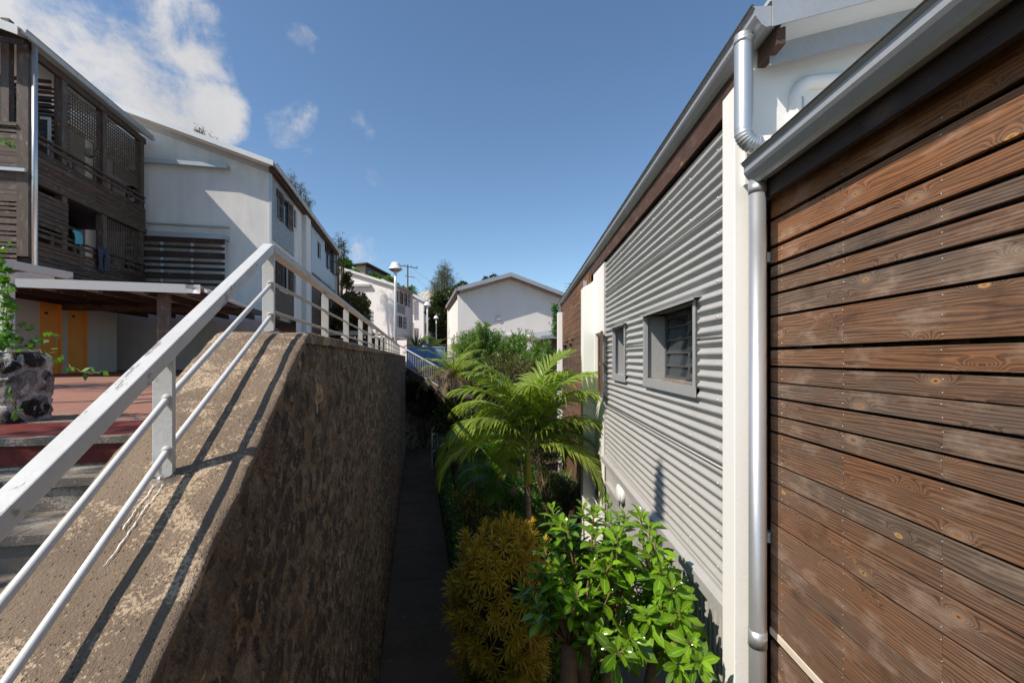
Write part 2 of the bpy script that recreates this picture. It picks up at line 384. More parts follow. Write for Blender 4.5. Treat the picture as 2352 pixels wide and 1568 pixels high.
# upper square: slab left of the wall and everything beyond the sunken garden
nosA = L.hz(150, 1003, PZ)[1]; risA = L.hz(150, 967, PZ)[1]
g = MB()
zb = PZ
g.box(-60, XB, risA, ysq, -.2, PZ)
g.box(-120, 160, ysq, 160, -.2, PZ + .004)
single('upper_square', None, None, g, PLAZA, (0, 0, 0), L, kind='structure')
# steps: nosings going down towards the camera
g = MB(); gr = MB(); gt = MB()
run, rise = .40, .17
yn, zn = nosA, PZ
g.box(-9, XB - .002, nosA - .0, risA, -.2, zn - .012)
gt.box(-9, XB - .002, nosA + .06, risA - .05, zn - .03, zn - .002)
for k in range(8):
    y1 = nosA - run * k; z1 = PZ - rise * k
    if k: g.box(-9, XB - .002, y1, y1 + run, -.2, z1 - .012)
    # nosing, slightly proud
    n = 46
    for i in range(n):
        xa = -9 + (8.01) * i / n; xb = -9 + 8.01 * (i + 1) / n - .0
        oy = ru(-.006, .004); oz = ru(-.004, .003)
        g.box(xa, xb, y1 - .022 + oy, y1 + .075, z1 - .045, z1 + oz)
    if k == 0: gr.box(-9, XB - .004, y1 - .012, y1 - .003, z1 - rise + .002, z1 - .047)
g2 = empty('stone_steps', 'worn concrete steps with one red riser beside the sloping coping', 'steps', (-2.5, nosA, PZ), L)
part(g2, 'treads', g, STEPC); part(g2, 'red_riser', gr, REDP); part(g2, 'red_tread', gt, REDP)
g = MB(); g.box(-9, XB, risA - .05, risA + .07, PZ - .06, PZ + .006)
part(g2, 'edge_kerb', g, STEPC, bevel=.008)

# ============================================================ RETAINING WALL
bend = L.hx(706, 760.8, XF); low = L.hx(342, 1568, XF)
SL = (bend.z - low.z) / (bend.y - low.y); YB, ZB = bend.y, bend.z
YE = L.hx(932, 821, XF).y
def wtop(y):
    if y >= YB: return ZB - .004 * (y - YB) * .4
    return ZB + (y - YB) * SL
def cells(yy, zz, size, jit=.85, seed=3, asp=1.0):
    """jittered stone cells: returns (F2-F1)/size, id1, id2 for numpy arrays"""
    yy = yy / size / asp; zz = zz / size
    iy = np.floor(yy).astype(int); iz = np.floor(zz).astype(int)
    b1 = np.full(yy.shape, 9.); b2 = np.full(yy.shape, 9.); c1 = np.zeros(yy.shape); c2 = np.zeros(yy.shape)
    def h(a, b, k):
        v = np.sin(a * 127.1 + b * 311.7 + k * 74.7 + seed * 13.3) * 43758.5453
        return v - np.floor(v)
    for dy in (-1, 0, 1):
        for dz in (-1, 0, 1):
            cy = iy + dy; cz = iz + dz
            d = np.hypot(yy - (cy + .5 + jit * (h(cy, cz, 1) - .5)), zz - (cz + .5 + jit * (h(cy, cz, 2) - .5)))
            n1 = h(cy, cz, 3); n2 = h(cy, cz, 4)
            lt = d < b1; b2 = np.where(lt, b1, np.minimum(b2, d)); b1 = np.where(lt, d, b1)
            c1 = np.where(lt, n1, c1); c2 = np.where(lt, n2, c2)
    return b2 - b1, c1, c2
def stone_grid(mb, ys, rows, zt, zb, xfun, size, amp, seed, asp=1.0, flip=1, fine=.006):
    Y = np.repeat(np.array(ys)[:, None], rows + 1, 1); T = np.linspace(0, 1, rows + 1)[None, :] ** 1.0
    ZT = np.array([zt(y) for y in ys])[:, None]; Z = zb + (ZT - zb) * (1 - T)
    wob = .05 * np.sin(Y * 7.3 + Z * 3) + .05 * np.sin(Z * 11 - Y * 4.1) + .03 * np.sin(Y * 23 + Z * 17)
    d, a, b = cells(Y + wob * size * 3, Z + wob * size * 2.3, size, seed=seed, asp=asp)
    h = np.clip(d / .28, 0, 1) ** .6 * (.35 + .65 * a) * amp
    h += (np.sin(Y * 61 + Z * 47) * np.sin(Z * 83 - Y * 29)) * fine * (d > .08)
    edge = np.minimum(1, (ZT - Z) / .10); h = h * edge
    n, m = len(ys), rows + 1; vs = []; tn = []
    for i in range(n):
        for j in range(m):
            vs.append((xfun(Y[i, j], Z[i, j]) + flip * h[i, j], Y[i, j], Z[i, j])); tn.append((min(1, d[i, j]), a[i, j], b[i, j]))
    fs = [(i * m + j, i * m + j + 1, (i + 1) * m + j + 1, (i + 1) * m + j) if flip > 0 else (i * m + j, (i + 1) * m + j, (i + 1) * m + j + 1, i * m + j + 1) for i in range(n - 1) for j in range(rows)]
    k = len(mb.v); mb.v.extend(vs); mb.t.extend(tn); mb.uv.extend([(v[1], v[2]) for v in vs]); mb.f.extend([tuple(q + k for q in f) for f in fs])
ys = [-.6]; 
while ys[-1] < YE: ys.append(ys[-1] + max(.016, .010 * max(ys[-1], 1.2)))
ys[-1] = YE
wl = empty('stone_retaining_wall', 'tall rubble stone retaining wall with sloping concrete coping beside the dark path', 'wall', (XF - .2, YB, 0), L)
mb = MB()
stone_grid(mb, ys, 150, lambda y: wtop(y) - .035, -.05, lambda y, z: XF - .035 + .0, .17, .036, 3, asp=1.1)
part(wl, 'stone_face', mb, STONE, smooth=True)
mb = MB(); n = len(mb.v)      # core behind the face
prof = [(-.6, -.1), (YE - .01, -.1), (YE - .01, wtop(YE) - .05), (YB, ZB - .05), (-.6, wtop(-.6) - .05)]
mb.prism(prof, XB + .01, XF - .045, 'x'); part(wl, 'core', mb, STONE)
# coping: rough concrete, finely gridded so that its edge can wander
mb = MB(); yy = [-.6]
while yy[-1] < YE: yy.append(yy[-1] + (.03 if yy[-1] < YB + .4 else .12))
yy[-1] = YE; yy = sorted(set(yy + [YB]))
from mathutils import noise as mn
def nz(a, b, c=0): return mn.noise(Vector((a, b, c)))
cols = [0, .015, .04, .10, .2, .32, .5, .68, .8, .9, .955, .985, 1.0]
vs = []
for y in yy:
    xr = XF + .006 + .010 * nz(y * 5, 1.3) + .006 * nz(y * 23, 5.1); xl = XB - .004 + .008 * nz(y * 6, 7.7) + .004 * nz(y * 21, 2.2)
    for c in cols:
        x = xl + (xr - xl) * c; e = min(c, 1 - c)
        rz = -.012 * (1 - min(1, e / .05)) ** 2 + .006 * nz(x * 9, y * 6, 3) + .003 * nz(x * 31, y * 25, 1)
        if abs(y - YB) < .1: rz -= .012 * (1 - abs(y - YB) / .1)
        vs.append((x, y, wtop(y) + rz))
    vs.append((xr - .012, y, wtop(y) - .06 - .012 * nz(y * 13, 9))); 
    vs.insert(len(vs) - len(cols) - 1, (xl + .006, y, wtop(y) - .5))
m = len(cols) + 2
mb.add(vs, [(i * m + j, i * m + j + 1, (i + 1) * m + j + 1, (i + 1) * m + j) for i in range(len(yy) - 1) for j in range(m - 1)] + [tuple((len(yy) - 1) * m + j for j in range(m))])
part(wl, 'coping', mb, COPE, smooth=True)
# spilt paint below the near post
sp = MB()
XP = -.765
# ============================================================ RAILING ON THE WALL
rl = empty('guard_railing', 'white painted steel railing climbing the coping and running along the wall top', 'railing', (XP, YB, ZB), L)
yp0 = L.hx(377, 1085, -.79).y; yp1 = L.hx(617, 757, XP).y
ya = L.hx(795, 800, XP).y; yb = L.hx(893, 810, XP).y; stp = (yb - ya) / 6
py = [(yp0 - 1.05, -.80), (yp0, -.79), (yp1, XP), (L.hx(746.8, 800, XP).y, XP)] + [(ya + stp * i, XP) for i in range(13)]
HR = .455
def ptop(y): return wtop(y) + HR
for i, (y, x) in enumerate(py):
    mb = MB(); zt = ptop(y) - .035; z0 = wtop(y) - .03; w = .029; t = .010
    poly = [(x - w, z0), (x + w, z0), (x + w, zt - .035), (x + w * .5, zt), (x - w * .5, zt), (x - w, zt - .035)]
    mb.prism(poly, y - t, y + t, 'y'); 
    part(rl, 'post', mb, RAILP if i < 3 else RAIL_SH, bevel=.002)
def railpts(h0, h1):
    return (py[0][0], h0)
ylast = py[-1][0]
def slope_pt(y, x, h): return (x, y, wtop(y) + h)
mb = MB(); y0 = -.25
for (a, b) in (((-.80, y0), (XP, yp1)),):
    za = ZB + (a[1] - YB) * SL + HR; zb_ = wtop(yp1) + HR + .01
    mb.beam((a[0], a[1], za - .02), (b[0], b[1] + .01, zb_ - .02), .050, .045)
part(rl, 'sloping_rail', mb, RAILP, bevel=.004)
mb = MB(); mb.beam((XP, yp1 + .01, ptop(yp1) - .012), (XP, ylast, ptop(ylast) - .012), .056, .044)
part(rl, 'level_rail', mb, RAIL_SH, bevel=.004)
for h in (.085, .25):
    mb = MB(); xo = .012
    pts = [(-.80 + xo, y0, ZB + (y0 - YB) * SL + h), (-.79 + xo, yp0, wtop(yp0) + h), (XP + xo, yp1, wtop(yp1) + h)]
    mb.tube(pts, .0105, 12); part(rl, 'sloping_rod', mb, RODP, smooth=True)
for h in (.11, .265):
    mb = MB(); mb.tube([(XP - .0, yp1, ptop(yp1) - HR + h), (XP, ylast, wtop(ylast) + h)], .0105, 12)
    part(rl, 'level_rod', mb, RAIL_SH, smooth=True)
for (y, x) in py[:3]:
    for h in (.085, .25):
        mb = MB()
        zc_ = (wtop(y) if y < yp1 - .01 else wtop(y)) + h; dv = Vector((0, 1, SL if y < YB + .05 else 0)).normalized(); c0_ = Vector((x + .012, y, zc_))
        mb.lathe(c0_ - dv * .018, [(.011, 0), (.0155, .003), (.0165, .007), (.0165, .029), (.0155, .033), (.011, .036)], 14, ax=dv)
        part(rl, 'collar', mb, RAIL_SH, smooth=True)
    mb = MB(); mb.lathe((x, y, wtop(y) - .004), [(.058, 0), (.047, .006), (.034, .010), (.03, .016)], 12, ax=(0, -SL * .8, 1)); part(rl, 'base_grout', mb, STEPC, smooth=True)
mb = MB()
bx = -.79
def drip(pts, w):
    for (x, y), r in pts:
        n = 9; c = (x, y, wtop(y) + .004)
        vs = [(c[0] + r * w * math.cos(2 * PI * k / n) * ru(.8, 1.2), c[1] + r * math.sin(2 * PI * k / n) * ru(.8, 1.2), 0) for k in range(n)]
        vs = [(a, b, wtop(b) + .0065 + .003 * nz(a * 9, b * 6, 3)) for a, b, _ in vs]; mb.add(vs, [tuple(range(n))])
for s_, x0 in ((0, bx + .020), (1, bx - .010)):
    y = yp0 - .008; x = x0; run_ = []
    for k in range(34 - 12 * s_):
        w_ = (.007 if k < 5 else .0032) * ru(.2, 1.1); run_.append((x, y, w_)); y -= .0085; x += ru(-.0032, .0026)
    vs = []
    for (x, y, w_) in run_:
        for e_ in (-1, 1): vs.append((x + e_ * w_ * .5, y, wtop(y) + .0062 + .003 * nz(x * 9, y * 6, 3)))
    mb.add(vs, [(2 * i, 2 * i + 1, 2 * i + 3, 2 * i + 2) for i in range(len(run_) - 1)])
part(wl, 'paint_drips', mb, BULB)

# ============================================================ RIGHT BUILDING
XPI, XC, XBD = 1.282, 1.35, 1.495
yP = R.hx(1687, 800, XPI).y; yP2 = R.hx(1659, 800, XPI).y
ZE = EYE + 1.87; ZT = EYE + 1.56
rb = empty('corrugated_house', 'long house clad in grey corrugated sheet with white pilasters on the right', 'building', (1.5, 7, 0), R)
YFAR = 15.9
YC1 = R.hx(1390, 800, XC).y; YC0 = yP2 - .02
ZF = EYE - 1.60
def win(u0, v0, u1, v1, x):
    a = R.hx(u0, v0, x); b = R.hx(u1, v1, x); return a, b
# windows on the corrugated wall (outer edges of their flashings)
yb0, yb1 = R.hx(1602, 800, XC).y, R.hx(1481, 800, XC).y
zb1 = R.hx(1602, 686, XC).z; zb0 = R.hx(1602, 913, XC).z
ys0, ys1 = R.hx(1438, 800, XC).y, R.hx(1409, 800, XC).y
zs1 = R.hx(1438, 744, XC).z; zs0 = R.hx(1438, 878, XC).z
holes = [(yb0 + .02, yb1 - .02, zb0 + .02, zb1 - .02), (ys0 + .02, ys1 - .02, zs0 + .02, zs1 - .02)]
pitch = 27.4 / F * R.hx(1655, 800, XC).y
def corr_sheet(mb, x, y0, y1, z0, z1, amp, pit, holes, screws=True, ph=0):
    nps = 8; nz_ = int((z1 - z0) / pit * nps); zs = [z0 + (z1 - z0) * i / nz_ for i in range(nz_ + 1)]
    ysx = sorted(set([y0, y1] + [h for q in holes for h in q[:2] if y0 < h < y1])); vs = []
    ysx = sorted(set(ysx + [y0 + (y1 - y0) * i / 12 for i in range(13)]))
    def X(z, y): return x + amp * math.cos(2 * PI * (z / pit) + ph) + .0015 * nz(y * 1.3, z * 2.0)
    for y in ysx:
        for z in zs: vs.append((X(z, y), y, z))
    m = len(zs); fs = []
    for i in range(len(ysx) - 1):
        for j in range(m - 1):
            cy, cz = (ysx[i] + ysx[i + 1]) / 2, (zs[j] + zs[j + 1]) / 2
            if any(h[0] < cy < h[1] and h[2] < cz < h[3] for h in holes): continue
            fs.append((i * m + j, (i + 1) * m + j, (i + 1) * m + j + 1, i * m + j + 1))
    mb.add(vs, fs)
lapz = [ZF, EYE - .715, EYE + .18, EYE + 1.05, ZT]
sheets = MB(); scr = MB()
for k in range(4):
    z0, z1 = lapz[k], lapz[k + 1]
    corr_sheet(sheets, XC + .012 - .004 * 0, YC0, YC1, z0 - (.03 if k else 0), z1 + .0, .0145, pitch, holes, ph=.4 * k)
    if k:   # the turned lower lip of the upper sheet
        sheets.box(XC - .006, XC + .012, YC0, YC1, z0 - .034, z0 - .024) if k != 2 else [sheets.box(XC - .006, XC + .012, a, b, z0 - .034, z0 - .024) for a, b in ((YC0, yb0), (yb1, ys0), (ys1, YC1))]
for i in range(9):
    y = YC0 + .25 + (YC1 - YC0 - .4) * i / 8
    z = ZF + pitch * 1.0; r = 0
    while z < ZT - .05:
        if not any(h[0] - .05 < y < h[1] + .05 and h[2] - .06 < z < h[3] + .06 for h in holes):
            scr.lathe((XC - .001, y, round(z / pitch) * pitch + pitch / 2), [(.0085, 0), (.007, .004), (.003, .006), (.0001, .0065)], 8, ax=(-1, 0, 0))
        z += pitch * (4 if r % 2 else 3); r += 1
part(rb, 'corrugated_cladding', sheets.join(scr), [CORR, ALU], smooth=True)
mb = MB(); mb.box(XC - .012, XC + .03, YC1, YC1 + .05, ZF, ZT); part(rb, 'corner_flashing', mb, CORR, bevel=.003)
# ledge flashing and ribbed sheet below
mb = MB(); mb.prism([(XC - .012, ZF + .03), (XC - .06, ZF - .0), (XC - .06, ZF - .085), (XC - .05, ZF - .085), (XC - .05, ZF - .01), (XC + .05, ZF + .02)], YC0, YC1, 'y')
part(rb, 'ledge_flashing', mb, CORR)
mb = MB(); XR = XC + .03
yl = YC0; n = 0; vs = []
doorh = (R.hx(1424, 900, XR).y, R.hx(1400, 900, XR).y, .35, EYE - 2.02)
while yl < YC1 + .05:
    for q, dx in ((0, 0), (.030, 0), (.034, -.009), (.050, -.009), (.054, 0)):
        vs.append((XR + dx, yl + q))
    yl += .08
m = len(vs)
zz = [.2, doorh[3], ZF - .06]
vv = [(x, y, z) for z in zz for x, y in vs]
fs = []
for j in range(2):
    for i in range(m - 1):
        cy = (vs[i][1] + vs[i + 1][1]) / 2
        if j == 0 and doorh[0] < cy < doorh[1]: continue
        fs.append((j * m + i, (j + 1) * m + i, (j + 1) * m + i + 1, j * m + i + 1))
mb.add(vv, fs); part(rb, 'ribbed_cladding', mb, CORR)
mb = MB(); mb.box(XR - .012, XR + .2, doorh[0] - .05, doorh[0], .2, doorh[3]); mb.box(XR - .012, XR + .2, doorh[1], doorh[1] + .05, .2, doorh[3])
mb.box(XR - .06, XR + .2, doorh[0] - .08, doorh[1] + .08, doorh[3], doorh[3] + .05); f = part(rb, 'door_frame', mb, CORR, bevel=.003)
mb = MB(); mb.box(XR + .16, XR + .2, doorh[0], doorh[1], .2, doorh[3]); dr = part(rb, 'door', mb, CORR)
# plinth, inner walls, far walls
mb = MB(); mb.box(XR + .01, 6.5, yP, YFAR, -.1, .25)
mb.box(XC + .32, XC + .27, yP2 + .1, YFAR - .1, .2, ZE - .1)
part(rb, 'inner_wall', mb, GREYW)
# pilasters
zpt = R.hx(1687, 198.6, XPI).z
mb = MB(); mb.prism([(XPI, -.1), (1.462, -.1), (1.462, zpt + .08), (XPI + .03, zpt + .03), (XPI, zpt)], yP, yP2, 'y')
mb.prism([(XPI, -.1), (XC + .06, -.1), (XC + .06, zpt), (XPI, zpt)], yP2 - .01, yP2 + .0, 'y')
part(rb, 'pilaster', mb, WHITE, bevel=.006)
ya2, yb2 = R.hx(1360, 800, 1.30).y, R.hx(1360, 800, 1.30).y + .3
XP2 = (1340 - 1200) / F * ya2 * .99
ztop2 = R.hx(1350, 640, XP2).z
mb = MB(); mb.prism([(XP2, -.1), (1.6, -.1), (1.6, ZT + .12), (XP2 + .14, ztop2 + .02), (XP2, ztop2 - .06)], ya2, ya2 + .3, 'y')
part(rb, 'pilaster', mb, WHITE, bevel=.006)
yf1 = R.hx(1279.5, 800, XP2).y
mb = MB(); mb.box(XP2, 1.6, yf1 - .35, yf1, -.1, ZT - .1); part(rb, 'pilaster', mb, WHITE, bevel=.006)
# white wall strip with a shuttered opening and a grille
def wall_x(mb, x, y0, y1, z0, z1, holes, depth, sgn=-1):
    """wall in a plane x = const seen from -x (sgn=-1) or +x (sgn=1), with reveals"""
    Y = sorted(set([y0, y1] + [q for h in holes for q in h[:2]])); Z = sorted(set([z0, z1] + [q for h in holes for q in h[2:]]))
    for i in range(len(Y) - 1):
        for j in range(len(Z) - 1):
            cy, cz = (Y[i] + Y[i + 1]) / 2, (Z[j] + Z[j + 1]) / 2
            if any(h[0] < cy < h[1] and h[2] < cz < h[3] for h in holes): continue
            q = [(x, Y[i], Z[j]), (x, Y[i + 1], Z[j]), (x, Y[i + 1], Z[j + 1]), (x, Y[i], Z[j + 1])]
            mb.add(q, [(0, 1, 2, 3) if sgn > 0 else (3, 2, 1, 0)])
    for a, b, c, d in holes:
        xi = x - sgn * depth
        mb.add([(x, a, c), (x, b, c), (x, b, d), (x, a, d), (xi, a, c), (xi, b, c), (xi, b, d), (xi, a, d)], [(0, 1, 5, 4), (1, 2, 6, 5), (2, 3, 7, 6), (3, 0, 4, 7)])
XW = XC + .0
ysa, ysb = R.hx(1388, 800, XW).y, R.hx(1366, 800, XW).y
zsh1, zsh0 = R.hx(1375, 764, XW).z, R.hx(1375, 905, XW).z
zg1, zg0 = R.hx(1367, 1035, XW).z, R.hx(1367, 1150, XW).z
h1 = (ysa + .09, ysb - .02, zsh0, zsh1); h2 = (R.hx(1375, 800, XW).y, R.hx(1363, 800, XW).y, max(zg0, .3), zg1)
mb = MB(); wall_x(mb, XW, YC1 + .05, ya2 + .05, -.1, ZT + .02, [h1, h2], .2); part(rb, 'white_wall', mb, WHITE)
def shutter(mb, p0, p1, z0, z1, th=.035, slats=16, tone=None):
    """a louvred shutter whose leaf runs in plan from p0 to p1"""
    p0, p1 = Vector((p0[0], p0[1], 0)), Vector((p1[0], p1[1], 0)); d = (p1 - p0).normalized(); n_ = Vector((-d.y, d.x, 0)); wd = (p1 - p0).length
    fw = min(.07, wd * .16); up = (0, 0, 1)
    for s0 in (fw / 2, wd - fw / 2):
        a = p0 + d * s0; mb.beam((a.x, a.y, z0), (a.x, a.y, z1), fw, th, up=n_)
    for zc in (z0 + fw / 2, (z0 + z1) / 2, z1 - fw / 2):
        a = p0 + d * fw; b = p1 - d * fw; mb.beam((a.x, a.y, zc), (b.x, b.y, zc), th * .9, fw)
    for h_ in range(slats):
        zc = z0 + fw + (z1 - z0 - 2 * fw) * (h_ + .5) / slats
        a = p0 + d * fw; b = p1 - d * fw; mb.beam((a.x, a.y, zc), (b.x, b.y, zc), th * .75, .012, up=(n_.x * .6, n_.y * .6, 1))
mb = MB(); shutter(mb, (XW - .03, h1[0] + .04), (XW - .10, h1[0] - .42), h1[2] + .02, h1[3] - .02, slats=20); part(rb, 'shutter', mb, WOODP)
mb = MB(); shutter(mb, (XW - .03, h1[0] + .30), (XW + .10, h1[0] + .02), h1[2] + .02, h1[3] - .02, slats=20); part(rb, 'shutter', mb, WOODP)
mb = MB()
for k in range(34):
    z = h2[2] + (h2[3] - h2[2]) * (k + .5) / 34; mb.beam((XW + .03, h2[0], z), (XW + .03, h2[1], z), .05, .012, up=(.6, 0, 1))
mb.box(XW + .1, XW + .12, h2[0], h2[1], h2[2], h2[3]); part(rb, 'louvre_grille', mb, DARK)
# windows on the corrugated wall
def flash_frame(y0, y1, z0, z1, jw=.028, bw=.10, ov=.05):
    mb = MB()
    x0 = XC - .016
    mb.box(x0, XC + .27, y0, y0 + jw * .6, z0 + bw, z1); mb.box(x0, XC + .27, y1 - jw * .6, y1, z0 + bw, z1)
    mb.box(x0 - .004, XC + .02, y0, y0 + jw * 1.7, z0 + bw, z1); mb.box(x0 - .004, XC + .02, y1 - jw * 1.7, y1, z0 + bw, z1)
    mb.box(x0 - .006, x0 + .006, y0, y1, z0, z0 + bw); mb.box(x0 + .006, XC + .27, y0 + jw * .6, y1 - jw * .6, z0 + bw - .012, z0 + bw)
    mb.prism([(x0 - .035, z1 + .004), (XC + .27, z1 + .03), (XC + .27, z1 + .036), (x0 - .035, z1 + .010)], y0 - ov, y1 + .02, 'y')
    mb.box(x0 - .037, x0 - .031, y0 - ov, y1 + .02, z1 - .012, z1 + .010)
    return mb
def sc_dots(mb, pts, x):
    for y, z in pts: mb.lathe((x, y, z), [(.006, 0), (.005, .003), (.0001, .004)], 8, ax=(-1, 0, 0))
w1 = part(rb, 'window', flash_frame(yb0, yb1, zb0, zb1, .03, .085), FLASH, label='larger window opening with grey flashing and louvred glass')
m2 = MB(); sc_dots(m2, [(yb0 + .1, zb0 + .04), (yb0 + .35, zb0 + .04), ((yb0 + yb1) / 2 + .1, zb0 + .04), (yb1 - .1, zb0 + .04), (yb0 + .02, zb1 - .03), (yb0 + .02, zb0 + .12)], XC - .022); scw1 = m2
fr = MB(); xg = XC + .21; za, zc = zb0 + .09, zb1; yl0, yl1 = yb0 + .03, yb1 - .03; ym = (yl0 + yl1) / 2 - .04
for y in (yl0, ym - .02, ym + .03, yl1 - .035): fr.box(xg, xg + .04, y, y + .035, za, zc)
fr.box(xg, xg + .04, yl0, yl1, za, za + .03); fr.box(xg, xg + .04, yl0, yl1, zc - .04, zc)
nb = 5
for k in range(1, nb): fr.box(xg + .003, xg + .03, ym + .03, yl1, za + (zc - za) * k / nb - .008, za + (zc - za) * k / nb + .008)
part(w1, 'frame', fr, DARK, bevel=.002)
gl = MB()
for k in range(nb):
    zc0 = za + (zc - za) * (k + .5) / nb; hh = (zc - za) / nb * .47
    gl.add([(xg + .012, ym + .04, zc0 - hh), (xg + .012, yl1 - .02, zc0 - hh), (xg + .03, yl1 - .02, zc0 + hh), (xg + .03, ym + .04, zc0 + hh)], [(3, 2, 1, 0)])
    gl.add([(xg - .05, yl0 + .03, zc0 - hh), (xg - .05, ym - .02, zc0 - hh), (xg + .05, ym - .02, zc0 + hh), (xg + .05, yl0 + .03, zc0 + hh)], [(3, 2, 1, 0)])
part(w1, 'louvre_glass', gl, GLASS, solid=.004)
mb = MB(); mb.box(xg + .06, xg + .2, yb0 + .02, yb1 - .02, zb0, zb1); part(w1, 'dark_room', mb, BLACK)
sl = MB(); sl.box(xg - .21, xg, yb0 + .03, yb1 - .03, zb0 + .085, zb0 + .092); part(w1, 'sill', sl, STEPC)
w2 = part(rb, 'window', flash_frame(ys0, ys1, zs0, zs1, .03, .09), FLASH, label='narrow window opening with grey flashing')
mb = MB(); mb.box(xg + .02, xg + .05, ys0 + .02, ys1 - .02, zs0 + .08, zs1); part(w2, 'pane', mb, GLASS)
# timber clad far bay
yt0, yt1 = ya2 + .32, yf1 - .36
XT = 1.27
ht = []
for (u0, u1) in ((1296.5, 1305.5), (1311, 1318.5)):
    ht.append((R.hx(u1, 800, XT).y, R.hx(u0, 800, XT).y, EYE - .28, EYE + .37))
XT_doors = (yt0 + 2.4, yt0 + 3.6, .1, 2.35)
mb = MB(); z = EYE - 2.2
def free_spans(y0, y1, z0, z1, hs):
    sp_ = [(y0, y1)]
    for h in hs:
        if h[2] < z1 and h[3] > z0: sp_ = [q for a, b in sp_ for q in ((a, min(b, h[0])), (max(a, h[1]), b)) if q[1] - q[0] > .03]
    return sp_
while z < ZT:
    hgt = random.choice((.11, .11, .15, .20))
    for a, b in free_spans(yt0, yt1, z, z + hgt, ht):
        y = a
        while y < b - .01:
            e = min(b, y + ru(1.5, 3.2)); 
            if b - e < .5: e = b
            mb.plank(XT, XT + .03, y, e - .003, z, z + hgt - .009, (ru(0, .5) if z > EYE + .7 else ru(.3, .9), ru(.1, .8), rnd())); y = e
    z += hgt
y = yt0
while y < yt1:       # lower storey: upright boards
    mb.plank(XT + .005, XT + .035, y, min(yt1, y + .12) - .006, .1, EYE - 2.2, (ru(.2, .9), ru(.0, .6), rnd()), 'z'); y += .12
mb.box(XT + .04, XT + .06, yt0, yt1, .1, ZT + .05)
part(rb, 'timber_cladding', mb, WOOD)
for h in ht:
    m2 = MB(); 
    for q in ((h[0] - .04, h[0] + .015, h[2] - .05, h[3] + .05), (h[1] - .015, h[1] + .04, h[2] - .05, h[3] + .05)): m2.plank(XT - .05, XT + .12, q[0], q[1], q[2], q[3], (.5, .9, .3), 'z')
    m2.plank(XT - .05, XT + .12, h[0], h[1], h[3], h[3] + .05, (.5, .9, .3)); m2.plank(XT - .05, XT + .12, h[0], h[1], h[2] - .05, h[2], (.5, .9, .3))
    w_ = part(rb, 'window', m2, WOODP); m2 = MB(); m2.box(XT + .035, XT + .05, h[0], h[1], h[2], h[3]); part(w_, 'pane', m2, GLASS)
# downpipe by the second pilaster, with its slanting branch
mb = MB(); yd = ya2 + .42; mb.box(XT - .07, XT - .005, yd, yd + .09, .1, ZT - .05); part(rb, 'downpipe', mb, GALV, bevel=.004, label='square grey downpipe on the timber clad bay')
# fascia and soffit timbers, roof
GX = 1.262; GT = EYE + 1.925; ygn = 2.52
mb = MB()
mb.plank(XC + .0, XC + .035, ygn + .3, YFAR + .2, ZT + .06, GT - .06, (.15, .55, .2))
part(rb, 'fascia_board', mb, WOODF)
mb = MB(); mb.box(GX + .166, XC + .34, yP2 + .02, YFAR - .1, ZE - .16, ZE - .12); part(rb, 'soffit', mb, WOODD)
mb = MB()
y = yP + .6
while y < YFAR:
    mb = MB(); mb.beam((GX + .17, y, GT - .12), (2.6, y, GT + .18), .07, .14, tone=(.5, .5, .4)); y += 1.25; part(rb, 'rafter', mb, WOODF)
def gutter_prof(w, h):
    return [(-.012, .004), (0, .006), (0, -.002), (.012, -.014), (.012, -.05), (.022, -.066), (.05, -h * .88), (w * .5, -h), (w * .8, -h * .93), (w, -h * .8), (w, .0)]
mb = MB()
def gutter(mb, x, y0, y1, z, w=.14, h=.115):
    pr = gutter_prof(w, h)
    mb.sweep(pr, (x, y0, z), (x, y1, z), (1, 0, 0)); 
    inn = [(a + (.004 if a < w * .6 else -.004), b + .004) for a, b in pr]; mb.sweep(inn[::-1], (x, y0, z), (x, y1, z), (1, 0, 0))
    for y in (y0, y1):
        cap = [(x + a, y, z + b) for a, b in pr[2:]]; mb.add(cap, [tuple(range(len(cap)))]); 
        cap = [(x + a, y + (.006 if y == y0 else -.006), z + b) for a, b in pr[2:]]; mb.add(cap, [tuple(range(len(cap)))])
gutter(mb, GX, ygn, YFAR, GT); part(rb, 'gutter', mb, GALV)
# roof over the corrugated house, rising to the right; its verge flashing faces us
p1 = R.hy(1770, 75, ygn + .02); pitch_r = .245
def rz(x, z0): return z0 + (x - (GX + .10)) * pitch_r
z0r = GT + .035
mb = MB()
mb.add([(GX + .09, ygn, z0r), (9, ygn, rz(9, z0r)), (9, YFAR + .3, rz(9, z0r)), (GX + .09, YFAR + .3, z0r)], [(0, 1, 2, 3)])
part(rb, 'roof', mb, ROOFM, solid=.02)
mb = MB(); yv = ygn - .012
def strip(mb, y, dz0, dz1, xa=GX + .10, xb=9, th=.006): mb.prism([(xa, rz(xa, z0r) + dz0), (xb, rz(xb, z0r) + dz0), (xb, rz(xb, z0r) + dz1), (xa, rz(xa, z0r) + dz1)], y, y + th, 'y')
strip(mb, yv, -.155, .022); 
mb.prism([(GX + .10, rz(GX + .10, z0r) + .02), (9, rz(9, z0r) + .02), (9, rz(9, z0r) + .026), (GX + .10, rz(GX + .10, z0r) + .026)], yv, yv + .1, 'y')
part(rb, 'verge_flashing', mb, GALV)
mb = MB()
strip(mb, yv + .13, -.30, -.18, GX + .155)
part(rb, 'barge_flashing', mb, FLASH)
mb = MB(); mb.add([(GX + .155, yv + .01, rz(GX + .155, z0r) - .15), (9, yv + .01, rz(9, z0r) - .15), (9, yv + .132, rz(9, z0r) - .185), (GX + .155, yv + .132, rz(GX + .155, z0r) - .185)], [(3, 2, 1, 0)]); part(rb, 'verge_soffit', mb, ROOFM)
